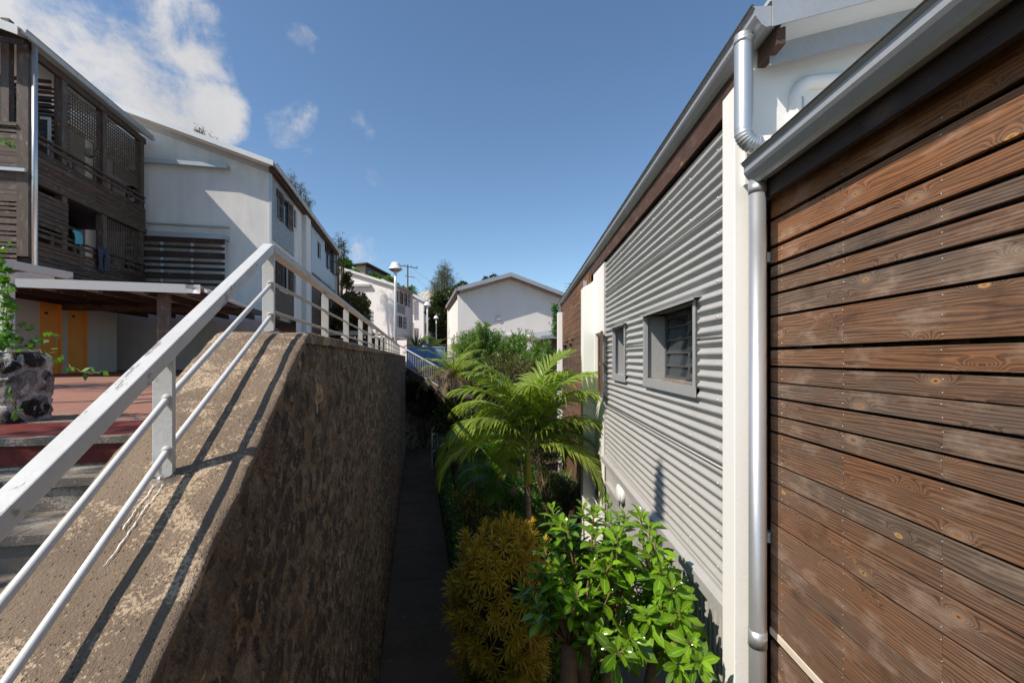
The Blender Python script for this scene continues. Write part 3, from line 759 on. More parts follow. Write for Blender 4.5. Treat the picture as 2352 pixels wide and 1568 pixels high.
mb = MB(); mb.beam((GX + .165, ygn + .02, GT - .11), (GX + .165, yP + .1, GT - .11), .045, .17, tone=(.2, .9, .3)); part(rb, 'rafter_end', mb, WOODF)
# gable wall above the lower roof
mb = MB(); zt = z0r - .04
mb.add([(XPI + .05, yP + .02, EYE + 1.04), (9, yP + .02, EYE + 1.04), (9, yP + .02, rz(9, zt)), (XPI + .05, yP + .02, rz(XPI + .05, zt))], [(0, 1, 2, 3)])
part(rb, 'gable_wall', mb, WHITE, solid=.1)
# arch shaped white pipe on the gable wall
def arc(c, r, a0, a1, n, pl='xz'):
    return [Vector((c[0] + r * math.cos(a0 + (a1 - a0) * i / n), c[1], c[2] + r * math.sin(a0 + (a1 - a0) * i / n))) for i in range(n + 1)]
q = R.hy(1828, 262, yP - .04); q2 = R.hy(1850, 205, yP - .04); pts = [Vector((q.x, yP - .04, q.z - .35)), Vector((q.x, yP - .04, q2.z - .06))] + arc((q.x + .10, yP - .04, q2.z - .06), .10, PI, PI / 2, 8) + [Vector((q.x + .9, yP - .04, q2.z + .11))]
mb = MB(); mb.tube(pts, .04, 14); part(rb, 'white_pipe', mb, WHITE, smooth=True)
# upper downpipe with ribbed elbow
dx = R.hy(1708, 123, 2.64); bz = R.hy(1708, 300, 2.64).z
pts = [Vector((dx.x, 2.64, GT - .08)), Vector((dx.x, 2.64, bz))]
mb = MB(); mb.tube(pts, .05, 28, cap=False)
el = arc((dx.x + .085, 2.64, bz), .085, PI, PI * 1.5 + .12, 30); rad = [.05 + (.0035 if (i % 3 == 1 and 2 < i < 26) else 0) for i in range(len(el))]
mb.tube(el, rad, 28, cap=False); e = el[-1]; mb.tube([e, e + Vector((.17, 0, .02))], .05, 28)
mb.tube([Vector((dx.x, 2.64, GT - .10)), Vector((dx.x, 2.64, GT - .13))], .0525, 28)
part(rb, 'downpipe', mb, ALU, smooth=True, label='short bright downpipe ending in a ribbed elbow')
# bulkhead lamp on the ribbed wall
lc = R.hx(1432, 1132, XR - .005)
wlmp = empty('bulkhead_lamp', 'round white wall lamp on the ribbed wall above the bush', 'wall lamp', lc, R)
mb = MB(); mb.lathe(lc, [(.0001, .0), (.135, 0), (.14, .02), (.14, .05), (.125, .058)], 32, ax=(-1, 0, 0)); part(wlmp, 'housing', mb, BULB, smooth=True)
mb = MB(); mb.lathe(lc + Vector((-.056, 0, 0)), [(.125, 0), (.118, .02), (.09, .035), (.045, .043), (.0001, .045)], 32, ax=(-1, 0, 0)); part(wlmp, 'diffuser', mb, PLASTIC, smooth=True)

# ============================================================ NEAR TIMBER HOUSE
tb = empty('timber_clad_house', 'near house front of weathered brown horizontal boards at the right edge', 'building', (XBD, 1.5, 0), R)
edge_v = [(442.6, 502.7), (511.5, 566.2), (573.8, 605.8), (614, 637.2), (644.9, 674.2), (680.5, 724.2), (729.7, 796.7), (804.3, 838.6), (844, 875.8), (878, 910), (915.6, 950), (954.5, 987),
          (992.6, 1060), (1064, 1101.6), (1104.5, 1138.7), (1141.5, 1194.5), (1198, 1269), (1271, 1308.5), (1310, 1346), (1348, 1380.5), (1383, 1436), (1468, 1542), (1545, 1590)]
yE = R.hx(1770, 800, XBD).y
bm_ = MB(); back = MB(); scw = MB(); studs = MB()
tones = [(.0, .85), (.1, .8), (.15, .7), (.95, .55), (.45, .6), (.75, .7), (.4, .6), (.3, .55), (.6, .4), (.75, .6), (.6, .45), (.6, .55), (.35, .5), (.85, .6), (.5, .45), (.45, .6), (.45, .7), (.6, .5), (.4, .55), (.5, .6), (.45, .55), (.6, .5), (.5, .5)]
zlist = [tuple(R.hx(1770, v, XBD).z for v in e) for e in edge_v]
z = zlist[-1][1] - .008
while z > .2:
    hgt = random.choice((.11, .12, .16, .2)); zlist.append((z, z - hgt + .008)); z -= hgt
sy = [yE - .12, yE - .62, yE - 1.12, yE - 1.62, yE - 2.1, yE - 2.7]
for i, (z1, z0) in enumerate(zlist):
    tn_ = tones[i] if i < len(tones) else (ru(.3, .8), .5)
    tn_ = (min(1, tn_[0] * (1.0 if i < 3 else 1.25)), tn_[1])
    ystart = yE
    joint = random.choice((None, sy[1], sy[2], sy[2]))
    if i in (0, 1, 2, 3, 4, 5): joint = None
    if i == 6: joint = sy[1] 
    spans = [(-.9, yE)] if joint is None else [(-.9, joint - .0015), (joint + .0015, yE)]
    for k, (a, b) in enumerate(spans):
        t_ = (min(1, max(0, tn_[0] + ru(-.1, .1) * k)), tn_[1] + ru(-.06, .06), rnd())
        zo = ru(-.001, .001)
        bm_.plank(XBD, XBD + .022, a, b, z0 + zo, z1 + zo, t_)
    if i < len(edge_v):
        back.plank(XBD + .035, XBD + .055, yE - .3, yE + .14, z0, z1, (tn_[0], .35, rnd()))
        for s in sy[:3]:
            for zz_ in ((z0 + .018), (z1 - .018)) + (((z0 + z1) / 2,) if z1 - z0 > .17 else ()):
                scw.lathe((XBD - .0005, s + ru(-.004, .004), zz_), [(.0034, 0), (.003, .001), (.0001, .0013)], 8, ax=(-1, 0, 0))
part(tb, 'board_cladding', bm_.join(scw), [WOOD, ALU], bevel=.0022)
part(tb, 'recessed_boards', back, WOODF, bevel=.002)  # darker copies of the front boards, downpipe shade put into their colour
for s in sy: studs = MB(); studs.plank(XBD + .06, XBD + .11, s - .04, s + .04, .1, EYE + 1.1, (.5, .3, .4), 'z'); part(tb, 'stud', studs, WOODD)
mb = MB(); mb.box(XBD + .060, XBD + .066, yE - .30, yP + .3, 0, EYE + 1.0); mb.box(XBD + .13, XBD + .16, -1, yE + .1, 0, EYE + 1.1); part(tb, 'dark_backing', mb, BLACK)  # black sheets added to keep the gaps between the boards dark
mb = MB(); mb.box(XBD + .16, 5, -1, yP - .01, 0, EYE + 1.08); part(tb, 'inner_wall', mb, GREYW)
zb_ = zlist[20]
mb = MB(); mb.plank(XBD - .006, XBD + .03, -.9, yE, zlist[20][1] - .045, zlist[20][1] - .004, (.1, .9, .3)); part(tb, 'pale_batten', mb, PALE, bevel=.002)
# roof edge: fascia boards, gutter
G2X = 1.27; G2T = R.hx(1703, 380, G2X).z; yg2 = R.hx(1703, 380, G2X).y
mb = MB()
mb.plank(G2X + .13, G2X + .16, -1.2, yE + .05, G2T - .20, G2T - .01, (.5, .25, .5)); mb.plank(XBD - .02, XBD + .02, -1.2, yE, zlist[0][0] + .004, G2T - .02, (.4, .2, .5))
mb.plank(G2X + .16, XBD, -1.2, yE + .05, G2T - .06, G2T - .03, (.4, .2, .5))
part(tb, 'fascia_boards', mb, WOODD)  # dark wood and low tone carry the shade under the gutter
mb = MB(); gutter(mb, G2X, -1.3, yg2, G2T, .14, .115); part(tb, 'gutter', mb, GALV)
mb = MB(); mb.add([(G2X + .10, -1.3, G2T + .03), (4, -1.3, G2T + .45), (4, yP - .02, G2T + .45), (G2X + .10, yP - .02, G2T + .03)], [(0, 1, 2, 3)]); part(tb, 'roof', mb, GALV, solid=.02)
# lower downpipe
dp = R.hy(1740, 800, 2.66); mb = MB()
mb.tube([(dp.x, 2.66, .1), (dp.x, 2.66, G2T - .07)], .0475, 32)
zc = R.hy(1740, 1462, 2.66).z; mb.tube([(dp.x, 2.66, zc - .05), (dp.x, 2.66, zc + .045)], .0505, 32); zc = G2T - .14; mb.tube([(dp.x, 2.66, zc - .03), (dp.x, 2.66, zc + .03)], .0495, 32)
part(tb, 'downpipe', mb, ALU, smooth=True, label='long bright round downpipe beside the boards')
for v in (590, 1235):
    b = R.hx(1768, v, XBD); mb = MB(); mb.box(b.x - .012, b.x + .03, b.y - .0, b.y + .055, b.z - .03, b.z + .03); part(tb, 'bracket', mb, BULB, bevel=.003)
# ============================================================ TIMBER BALCONY BUILDING (left)
XBB = -10.96
yc0 = L.hx(66, 300, XBB).y; yc1 = L.hx(331, 300, XBB).y
ZG0 = L.hx(145, 847, XBB).z
sq2 = MB(); sq2.add([(-60, 12.6, PZ), (-5, 12.6, PZ + .008), (-5, ysq, ZG0), (-60, ysq, ZG0)], [(0, 1, 2, 3)])
bb = empty('balcony_building', 'dark weathered timber balcony building with lattice screens at far left', 'building', (XBB, yc0, PZ), L)
def zat(u, v): return L.hx(u, v, XBB).z
zeave = (zat(340, 318) + zat(90, 115)) / 2
# horizontal levels
z_top = zat(322, 345) ; z_r1 = zat(322, 449); z_b1 = zat(331, 523); z_r2 = zat(322, 605); z_b2 = zat(322, 652)
posts_y = [L.hx(u, 300, XBB).y for u in (155, 246, 326)]
posts_y[2] = yc1
mb = MB()
mb.plank(XBB - .28, XBB, yc0 - .02, yc0 + .22, zat(300, 650), zeave - .1, (.7, .5, .2), 'z'); part(bb, 'post', mb, WOODP)
for y in posts_y:
    mb = MB(); mb.plank(XBB - .22, XBB, y - .22, y, z_b1, zeave - .15, (.4, .35, .3), 'z'); part(bb, 'post', mb, WOODP)
    mb = MB(); mb.plank(XBB - .22, XBB, y - .22, y, z_b2, z_b1 - .05, (.5, .4, .3), 'z'); part(bb, 'post', mb, WOODP)
mb = MB()
mb.plank(XBB - .10, XBB + .02, yc0, yc1 + .1, zeave - .34, zeave - .12, (.3, .5, .1)); part(bb, 'beam', mb, WOODF); mb = MB(); mb.plank(XBB - .1, XBB + .05, yc0 + .1, yc1 + .12, z_b1 - .22, z_b1 - .02, (.6, .6, .5))
part(bb, 'beam', mb, WOODF)
mb = MB()
def bands(mb, x, y0, y1, z0, z1, hs=(.12, .14, .18), tn_=None, gap=.022, mat=None):
    z = z0
    while z < z1 - .04:
        hgt = min(random.choice(hs), z1 - z); y = y0
        while y < y1 - .01:
            e = min(y1, y + ru(2, 3.2)); 
            if y1 - e < .6: e = y1
            mb.plank(x - .03, x, y, e - .004, z, z + hgt - gap, tn_ or (ru(0, 1), ru(0, .9), rnd())); y = e
        z += hgt
# upper balustrade and the lower one
bands(mb, XBB + .03, yc0 + .25, yc1 + .05, z_b1 + .0, z_r1 - .42); bands(mb, XBB + .03, yc0 + .25, yc1 + .05, zat(72, 660), z_r2 - .36)
bands(mb, XBB + .03, yc0 + .25, posts_y[0], z_r2 + .1, z_b1 - .40)
part(bb, 'board_cladding', mb, WOODF)
mb = MB()
for zr in (z_r1, z_r2):
    mb.plank(XBB - .05, XBB + .07, yc0 + .25, yc1, zr - .05, zr, (.8, .9, .3)); mb.plank(XBB - .0, XBB + .04, yc0 + .25, yc1, zr - .24, zr - .14, (.6, .6, .3))
    y = yc0 + .8
    while y < yc1: mb.plank(XBB - .03, XBB, y, y + .14, zr - .44, zr - .04, (.7, .5, .3), 'z'); y += .95
part(bb, 'handrails', mb, WOODF)
# lattice screens
def lattice(mb, pts, horiz=True, step=.115, w=.045):
    """pts: y0,y1,z0a,z0b (lower edge at both ends),z1"""
    y0, y1, za, zb_, z1 = pts; y = y0
    while y < y1:
        t = (y - y0) / (y1 - y0); mb.plank(XBB - .10, XBB - .085, y, y + w, za + (zb_ - za) * t, z1, (.5, .5, .5), 'z'); y += step
    if horiz:
        z = min(za, zb_)
        while z < z1:
            ys_ = y0; ye = y1
            if zb_ > za: ye = y1 if z > zb_ else y0 + (y1 - y0) * max(0, (z - za) / (zb_ - za))
            if za > zb_: ys_ = y0 if z > za else y0 + (y1 - y0) * max(0, (za - z) / (za - zb_))
            if ye - ys_ > .1: mb.plank(XBB - .085, XBB - .07, ys_, ye, z, z + w, (.5, .5, .5))
            z += step
for a, b, zb_ in ((posts_y[0], posts_y[1] - .22, zat(200, 318)), (posts_y[1], posts_y[2] - .22, zat(285, 385))):
    mb = MB(); lattice(mb, (a, b, zb_, zb_, zeave - .45)); 
    lattice(mb, (b - .35, b, z_r1 + .1, z_r1 + .1, zb_)) if a == posts_y[0] else lattice(mb, (a + .5, b, zb_ - .45, zb_ - .45, zb_), step=.07)
    lattice(mb, (a, a + .22, z_r1 + .1, z_r1 + .1, zb_)) if a == posts_y[0] else None
    part(bb, 'lattice_screen', mb, WOODP)
mb = MB(); lattice(mb, (posts_y[1] + .1, posts_y[2] - .35, z_r2 + .05, z_r2 + .05, z_b1 - .25), False, .105, .05); part(bb, 'slat_screen', mb, WOODP)
# inside the balconies
mb = MB(); xi = XBB - 2.3
mb.box(xi - .1, xi, yc0 + .2, yc1 + .4, ZG0, zeave); part(bb, 'back_wall', mb, GREYW)
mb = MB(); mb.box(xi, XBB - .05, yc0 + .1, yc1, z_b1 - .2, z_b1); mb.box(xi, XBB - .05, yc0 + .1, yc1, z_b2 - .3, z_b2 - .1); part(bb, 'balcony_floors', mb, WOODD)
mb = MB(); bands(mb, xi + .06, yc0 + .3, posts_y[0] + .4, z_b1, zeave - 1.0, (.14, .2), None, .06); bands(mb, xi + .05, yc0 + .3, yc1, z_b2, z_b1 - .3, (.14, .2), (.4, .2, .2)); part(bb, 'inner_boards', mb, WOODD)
mb = MB(); yi = posts_y[0] - .3; z = z_b1
while z < zeave - .4:
    h_ = random.choice((.14, .2)); mb.plank(XBB - 2.2, XBB - .25, yi, yi + .03, z, z + h_ - (.015 if z < z_b1 + 2.1 else .09), None, 'x'); z += h_
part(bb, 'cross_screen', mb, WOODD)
mb = MB(); mb.box(XBB - .30, XBB - .22, yi - .06, yi - .02, z_b1, z_b1 + 2.15); mb.box(XBB - .5, XBB - .3, yi - .06, yi - .02, z_b1 + 2.07, z_b1 + 2.15); part(bb, 'door_frame', mb, FLASH)
# end wall facing us
mb = MB(); z = z_b2 - .25
zr_e = L.hy(30, 290, yc0).z
while z < zr_e:
    h_ = random.choice((.12, .13, .2)); mb.plank(XBB - 6, XBB - .28, yc0 - .02, yc0 + .01, z, z + h_ - (.01 if z < zat(66, 420) + 1.2 and z > zat(66, 470) else .05), (ru(.2, 1), ru(.3, 1), rnd()), 'x'); z += h_
mb.plank(XBB - 6, XBB - .26, yc0 - .06, yc0 + .05, zr_e, zr_e + .05, (.8, .9, .2), 'x')
part(bb, 'end_boards', mb, WOODP)
mb = MB(); zq = L.hy(30, 389, yc0 - .05).z; mb.box(XBB - 6, XBB - .02, yc0 - .12, yc0 - .04, zq - .06, zq + .03); part(bb, 'metal_sill', mb, ALU)
px = L.hy(9, 200, yc0).x; mb = MB(); mb.plank(px - .1, px + .1, yc0 + .02, yc0 + .2, z_b2, zeave + .6, (.6, .5, .2), 'z'); part(bb, 'post', mb, WOODP)
mb = MB(); z = z_b1 + .1
while z < zeave - .3:
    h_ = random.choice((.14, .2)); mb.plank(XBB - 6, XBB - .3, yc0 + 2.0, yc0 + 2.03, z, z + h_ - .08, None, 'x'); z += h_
part(bb, 'inner_screen', mb, WOODD)
# roof, rising to the left
rp = .30
zR = zeave + .03
yv0 = yc0 - .55
def rzb(x): return zR + (XBB + .15 - x) * rp
mb = MB(); mb.add([(XBB + .15, yv0, zR), (XBB + .15, yc1 + .12, zR), (-22, yc1 + .12, rzb(-22)), (-22, yv0, rzb(-22))], [(0, 1, 2, 3)]); part(bb, 'roof', mb, ROOFM, solid=.04)
mb = MB(); mb.prism([(XBB + .14, zR + .03), (XBB + .14, zR - .22), (-22, rzb(-22) - .22), (-22, rzb(-22) + .03)], yv0 - .03, yv0 - .01, 'y'); part(bb, 'verge_flashing', mb, ROOFM)
mb = MB(); mb.plank(XBB - 8, XBB + .1, yv0 + .2, yv0 + .24, zR - .35, zR - .2, (.2, .7, .2), 'x'); 
mb.prism([(XBB + .1, zR - .03), (-20, rzb(-20) - .05), (-20, rzb(-20) - .25), (XBB + .1, zR - .25)], yc0 - .0, yc0 + .08, 'y'); part(bb, 'rafter', mb, WOODD)
mb = MB(); gx = XBB + .30
pr = [(-a, b) for a, b in gutter_prof(.17, .15)]
mb.sweep(pr, (gx, yv0 + .05, zR), (gx, yc1 + .12, zR), (1, 0, 0)); mb.add([(gx + a, yv0 + .05, zR + b) for a, b in pr[2:]], [tuple(range(len(pr) - 2))]); mb.add([(gx + a, yc1 + .25, zR + b) for a, b in pr[2:]], [tuple(range(len(pr) - 2))])
part(bb, 'gutter', mb, GALV, solid=.006)
dpp = L.hx(78, 300, XBB + .12); mb = MB(); mb.tube([(XBB + .14, dpp.y, ZG0 + 2.6), (XBB + .14, dpp.y, zR - .12)], .065, 20); part(bb, 'downpipe', mb, ALU, smooth=True)
# ground floor wall with two orange doors
dz1 = zat(145, 695)
D = []
for (ua, ub) in ((90, 143), (155, 201)): D.append((L.hx(ua, 800, XBB).y, L.hx(ub, 800, XBB).y))
ycor = L.hx(268, 800, XBB).y
mb = MB(); zt_ = zat(72, 655)
wall_x(mb, XBB, yc0 - 2.5, ycor, PZ - .1, zt_, [(a, b, PZ - .1, dz1) for a, b in D], .12, 1)
mb.add([(XBB, ycor, PZ - .1), (XBB - 2.2, ycor, PZ - .1), (XBB - 2.2, ycor, zt_), (XBB, ycor, zt_)], [(3, 2, 1, 0)])
mb.add([(XBB - 2.2, ycor, PZ - .1), (XBB - 2.2, 24, PZ - .1), (XBB - 2.2, 24, zt_), (XBB - 2.2, ycor, zt_)], [(0, 1, 2, 3)])
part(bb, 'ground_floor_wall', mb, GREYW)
for i, (a, b) in enumerate(D):
    mb = MB(); x = XBB - .11
    mb.box(x, x + .12, b - .07, b, PZ, dz1); mb.box(x, x + .12, a, a + .05, PZ, dz1); mb.box(x, x + .12, a, b, dz1 - .06, dz1); fo = part(bb, 'door_frame', mb, ORANGE, bevel=.004)
    mb = MB(); mb.box(x + .01, x + .05, a + .05, b - .07, PZ + .01, dz1 - .06); do = part(bb, 'door', mb, ORANGE)
    mb = MB(); mb.box(x + .05, x + .055, a + .28, a + .42, dz1 - .42, dz1 - .35); part(do, 'small_sign', mb, BLACK)
    mb = MB(); mb.box(x + .05, x + .06, b - .16, b - .12, PZ + .92, PZ + 1.12); mb.tube([(x + .06, b - .14, PZ + 1.04), (x + .10, b - .14, PZ + 1.04), (x + .10, b - .26, PZ + 1.04)], .009, 8); part(do, 'handle', mb, ALU)
v_ = L.hx(120, 676, XBB + .02); mb = MB(); mb.lathe((XBB + .0, v_.y, v_.z), [(.17, 0), (.17, .06), (.13, .06), (.13, .02), (.0001, .02)], 24, ax=(1, 0, 0))
for k in range(7): mb.box(XBB + .02, XBB + .05, v_.y - .12, v_.y + .12, v_.z - .11 + .033 * k, v_.z - .10 + .033 * k)
part(bb, 'round_vent', mb, DARK)
# things on the balconies
def wlamp(p, r, label, fr=L):
    o = empty('wall_lamp', label, 'wall lamp', p, fr); mb = MB(); mb.lathe(p, [(r, 0), (r, .05), (r * .9, .09)], 24, ax=(0, -1, 0)); part(o, 'housing', mb, DARK)
    mb = MB(); mb.lathe(Vector(p) + Vector((0, -.085, 0)), [(r * .9, 0), (r * .75, .07), (r * .4, .12), (.0001, .135)], 24, ax=(0, -1, 0)); part(o, 'diffuser', mb, PLASTIC, smooth=True)
p = L.hy(25, 248, yc0 + 1.95); wlamp(p, .19, 'round yellowish wall lamp behind the end slats of the balcony building')
p = L.hy(208, 352, posts_y[1] + 1.6); wlamp((max(p.x, XBB - 2.1), p.y, p.z), .2, 'round wall lamp behind the lattice of the upper balcony')
def cloth(name, label, cat, mat, y0, y1, z0, z1, x, split=False):
    mb = MB(); n, m = 14, 12; vs = []
    for i in range(n + 1):
        for j in range(m + 1):
            y = y0 + (y1 - y0) * i / n; z = z0 + (z1 - z0) * j / m
            vs.append((x + .03 * math.sin(i * 1.4 + j * .3) + .02 * nz(i, j), y + .02 * nz(j, i, 2), z + .02 * math.sin(i)))
    fs = [(i * (m + 1) + j, (i + 1) * (m + 1) + j, (i + 1) * (m + 1) + j + 1, i * (m + 1) + j + 1) for i in range(n) for j in range(m) if not (split and i == n // 2 and j < m * .75)]
    mb.add(vs, fs); mb.tube([(x - .02, y0, z1), (x - .06, (y0 + y1) / 2, z1 + .03), (x - .02, y1, z1)], .04, 8)
    single(name, label, cat, mb, mat, (x, y0, z0), L, solid=.012, smooth=True)
cloth('trousers', 'dark blue trousers hung over the lower balcony rail', 'trousers', CLOTHN, L.hx(216, 600, XBB).y, L.hx(241, 600, XBB).y, zat(228, 622), zat(228, 571), XBB + .12, True)
cloth('towel', 'turquoise towel lying over the lower balcony rail', 'towel', CLOTHT, L.hx(161, 600, XBB).y, L.hx(178, 600, XBB).y, zat(170, 560), zat(170, 534), XBB + .12)

# ============================================================ WHITE GABLE BUILDING (left, behind)
XGG = -6.37; yg_ = L.hx(620, 600, XGG).y
gb = empty('white_gable_building', 'tall white rendered building with slatted sunscreen and grey clad side behind the left handrail', 'building', (XGG - 4, yg_, PZ), L)
zge = L.hy(612, 386, yg_).z; pA = L.hy(612, 386, yg_); pB = L.hy(285, 262, yg_ - .3); pit = (pB.z - pA.z) / (pA.x - pB.x)
yg1 = L.hx(770, 600, XGG).y; xL = -17.5
mb = MB(); zt = lambda x: zge + (XGG - x) * pit
mb.add([(XGG, yg_, PZ - .1), (xL, yg_, PZ - .1), (xL, yg_, zt(xL) - .05), (XGG, yg_, zge - .05)], [(3, 2, 1, 0)])
part(gb, 'gable_wall', mb, WHITE2)
Xs = XGG
def yx(u, x=None): return L.hx(u, 600, Xs if x is None else x).y
def zx(u, v, x=None): return L.hx(u, v, Xs if x is None else x).z
yA, yBq, yCq, yDq = yg_, yx(674), yx(713), yg1
zlow = zx(640, 720)
H_ = [(yx(633), yx(668), zx(633, 497), zx(633, 432)), (yx(640), yx(662), zx(626, 655), zx(626, 582)), (yx(675), yx(681), zx(675, 521), zx(675, 479)), (yx(706.5), yx(712), zx(706.5, 571), zx(706.5, 512)),
      (yx(675), yx(680), zx(675, 672), zx(675, 630)), (yx(728), yx(736), zx(728, 590), zx(728, 552)), (yx(745), yx(767), zx(745, 612), zx(745, 545)), (yx(735), yx(741), zx(735, 705), zx(735, 668)), (yx(750), yx(762), zx(750, 735), zx(750, 680))]
mb = MB(); wall_x(mb, Xs, yA, yDq, zlow, zge + .0, H_, .25, 1); wall_x(mb, Xs, yx(680), yx(706), PZ - .1, zlow, [], .2, 1)
part(gb, 'side_wall', mb, WHITE2)
def hsub(hs, y0, y1): return [h for h in hs if h[0] > y0 - .1 and h[1] < y1 + .1]
mb = MB(); wall_x(mb, Xs + .03, yA + .06, yBq, zx(624, 549), zge - .3, [H_[0]], .03, 1)
lm = NT('fine_corrugated'); o_ = lm.obj(); sp_ = lm.n('ShaderNodeSeparateXYZ'); lm.l(o_, sp_.inputs[0])
lm.bsdf((.40, .42, .42), .45, 0, lm.math('SINE', lm.math('MULTIPLY', sp_.outputs[2], 2 * PI / .12)), 1.0, .03); FCORR = lm.m
lm = NT('fine_ribbed'); o_ = lm.obj(); sp_ = lm.n('ShaderNodeSeparateXYZ'); lm.l(o_, sp_.inputs[0])
lm.bsdf((.40, .46, .50), .5, 0, lm.math('SINE', lm.math('MULTIPLY', sp_.outputs[1], 2 * PI / .16)), .7, .02); FRIB = lm.m
part(gb, 'corrugated_panel', mb, FCORR)
mb = MB(); wall_x(mb, Xs + .03, yCq, yDq, zx(715, 626), zge - .3, [H_[5], H_[6]], .03, 1); part(gb, 'blue_grey_panel', mb, FRIB)
mb = MB()
for a, b, z0, z1, hs in ((yA + .08, yBq, zlow, zx(624, 560), [H_[1]]), (yCq, yDq - .1, zlow - .9, zx(715, 626) - .05, [H_[7], H_[8]])):
    z = z0
    while z < z1:
        for p, q in free_spans(a, b, z, z + .16, hs): mb.plank(Xs + .0, Xs + .03, p, q, z, z + .15, (ru(.3, .9), ru(.2, .7), rnd()))
        z += .16
part(gb, 'timber_panels', mb, WOODF)
mb = MB(); mb.box(Xs, Xs + .22, yx(694), yx(705), PZ - .1, zge - .25); part(gb, 'pilaster', mb, WHITE2)
for i, h in enumerate(H_):
    mb = MB(); x = Xs - .12; mb.box(x, x + .04, h[0], h[1], h[2], h[2] + .05); mb.box(x, x + .04, h[0], h[1], h[3] - .05, h[3]); mb.box(x, x + .04, h[0], h[0] + .05, h[2], h[3]); mb.box(x, x + .04, h[1] - .05, h[1], h[2], h[3])
    if h[1] - h[0] > 1: mb.box(x, x + .05, (h[0] + h[1]) / 2 - .04, (h[0] + h[1]) / 2 + .04, h[2], h[3])
    w_ = part(gb, 'window', mb, DARK if i != 1 else WOODF); mb = MB(); mb.box(x - .02, x, h[0], h[1], h[2], h[3]); part(w_, 'pane', mb, GLASS)
def shpair(par, x, h, fr=L, wd=.55, sl=14, out=.10, mat=WOODP):
    for a, b in ((h[0], h[0] - wd * .9), (h[1], h[1] + wd * .9)):
        m2 = MB(); shutter(m2, (x + .05, a + (b - a) * .0), (x + .05 + out, b), h[2] + .02, h[3] - .02, slats=sl); part(par, 'shutter', m2, mat)
hw = H_[0]; m2 = MB()
for a, b in ((hw[0] + .05, hw[0] + (hw[1] - hw[0]) * .34), (hw[1] - (hw[1] - hw[0]) * .30, hw[1] - .02)):
    m2 = MB(); shutter(m2, (Xs + .07, a), (Xs + .10, b), hw[2], hw[3], slats=18); part(gb, 'shutter', m2, WOODP)
hw = H_[1]
for a, b in ((hw[0] - .5, hw[0]), (hw[1], hw[1] + .5)):
    m2 = MB(); shutter(m2, (Xs + .08, a), (Xs + .08, b), hw[2], hw[3], slats=18); part(gb, 'shutter', m2, WOODF)
hw = H_[6]
for a, b in ((hw[0] + .1, hw[0] + .9), (hw[1] - .8, hw[1] - .0)):
    m2 = MB(); shutter(m2, (Xs + .09, a), (Xs + .22, b), hw[2], hw[3], slats=18); part(gb, 'shutter', m2, WOODD)
hw = H_[8]; m2 = MB(); shutter(m2, (Xs + .09, hw[1]), (Xs + .1, hw[1] + .6), hw[2], hw[3]); part(gb, 'shutter', m2, WOODD)
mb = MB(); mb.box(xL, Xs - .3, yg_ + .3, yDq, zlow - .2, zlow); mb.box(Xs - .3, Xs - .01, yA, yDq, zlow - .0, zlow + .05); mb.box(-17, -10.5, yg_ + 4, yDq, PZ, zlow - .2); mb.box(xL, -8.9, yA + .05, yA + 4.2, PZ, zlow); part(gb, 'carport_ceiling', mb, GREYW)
for a_, b_ in ((yDq - .3, yDq), (yA, yA + .25)): mb = MB(); mb.box(Xs - .3, Xs, a_, b_, PZ, zlow); part(gb, 'column', mb, BLUEC)
for q_ in ((Xs, Xs + .14, yDq - .18, yDq + .02, PZ, zge - .15), (Xs + .0, Xs + .08, yCq - .12, yCq, PZ, zge - .2), (Xs - .02, Xs + .07, yA - .03, yA + .08, zlow, zge - .2)): mb = MB(); mb.box(*q_); part(gb, 'downpipe', mb, BLUEC)
# roof
OV = .68
mb = MB(); zR2 = zge + .12
mb.add([(XGG + .35, yg_ - OV, zR2 - .1), (XGG + .35, yg1 + .4, zR2 - .1), (xL, yg1 + .4, zR2 - .1 + (XGG + .35 - xL) * pit), (xL, yg_ - OV, zR2 - .1 + (XGG + .35 - xL) * pit)], [(0, 1, 2, 3)]); part(gb, 'roof', mb, ROOFM, solid=.05)
zr3 = lambda x: zR2 - .1 + (XGG + .35 - x) * pit
mb = MB(); mb.prism([(XGG + .33, zr3(XGG + .33) + .05), (xL, zr3(xL) + .05), (xL, zr3(xL) - .17), (XGG + .33, zr3(XGG + .33) - .17)], yg_ - OV - .03, yg_ - OV, 'y'); part(gb, 'verge_flashing', mb, ROOFM)
mb = MB(); mb.prism([(XGG + .0, zr3(XGG) - .10), (xL, zr3(xL) - .10), (xL, zr3(xL) - .34), (XGG + .0, zr3(XGG) - .34)], yg_ - .05, yg_ - .01, 'y'); part(gb, 'barge_flashing', mb, GREYW)
mb = MB(); gx = XGG + .46; pr = [(-a, b) for a, b in gutter_prof(.16, .15)]
mb.sweep(pr, (gx, yg_ - OV + .02, zR2 - .12), (gx, yg1 + .3, zR2 - .12), (1, 0, 0)); part(gb, 'gutter', mb, GALV, solid=.008)
mb = MB(); mb.plank(XGG + .05, XGG + .26, yg_ - .3, yg1, zR2 - .36, zR2 - .15, (.3, .4, .4)); part(gb, 'fascia_board', mb, WOODF)
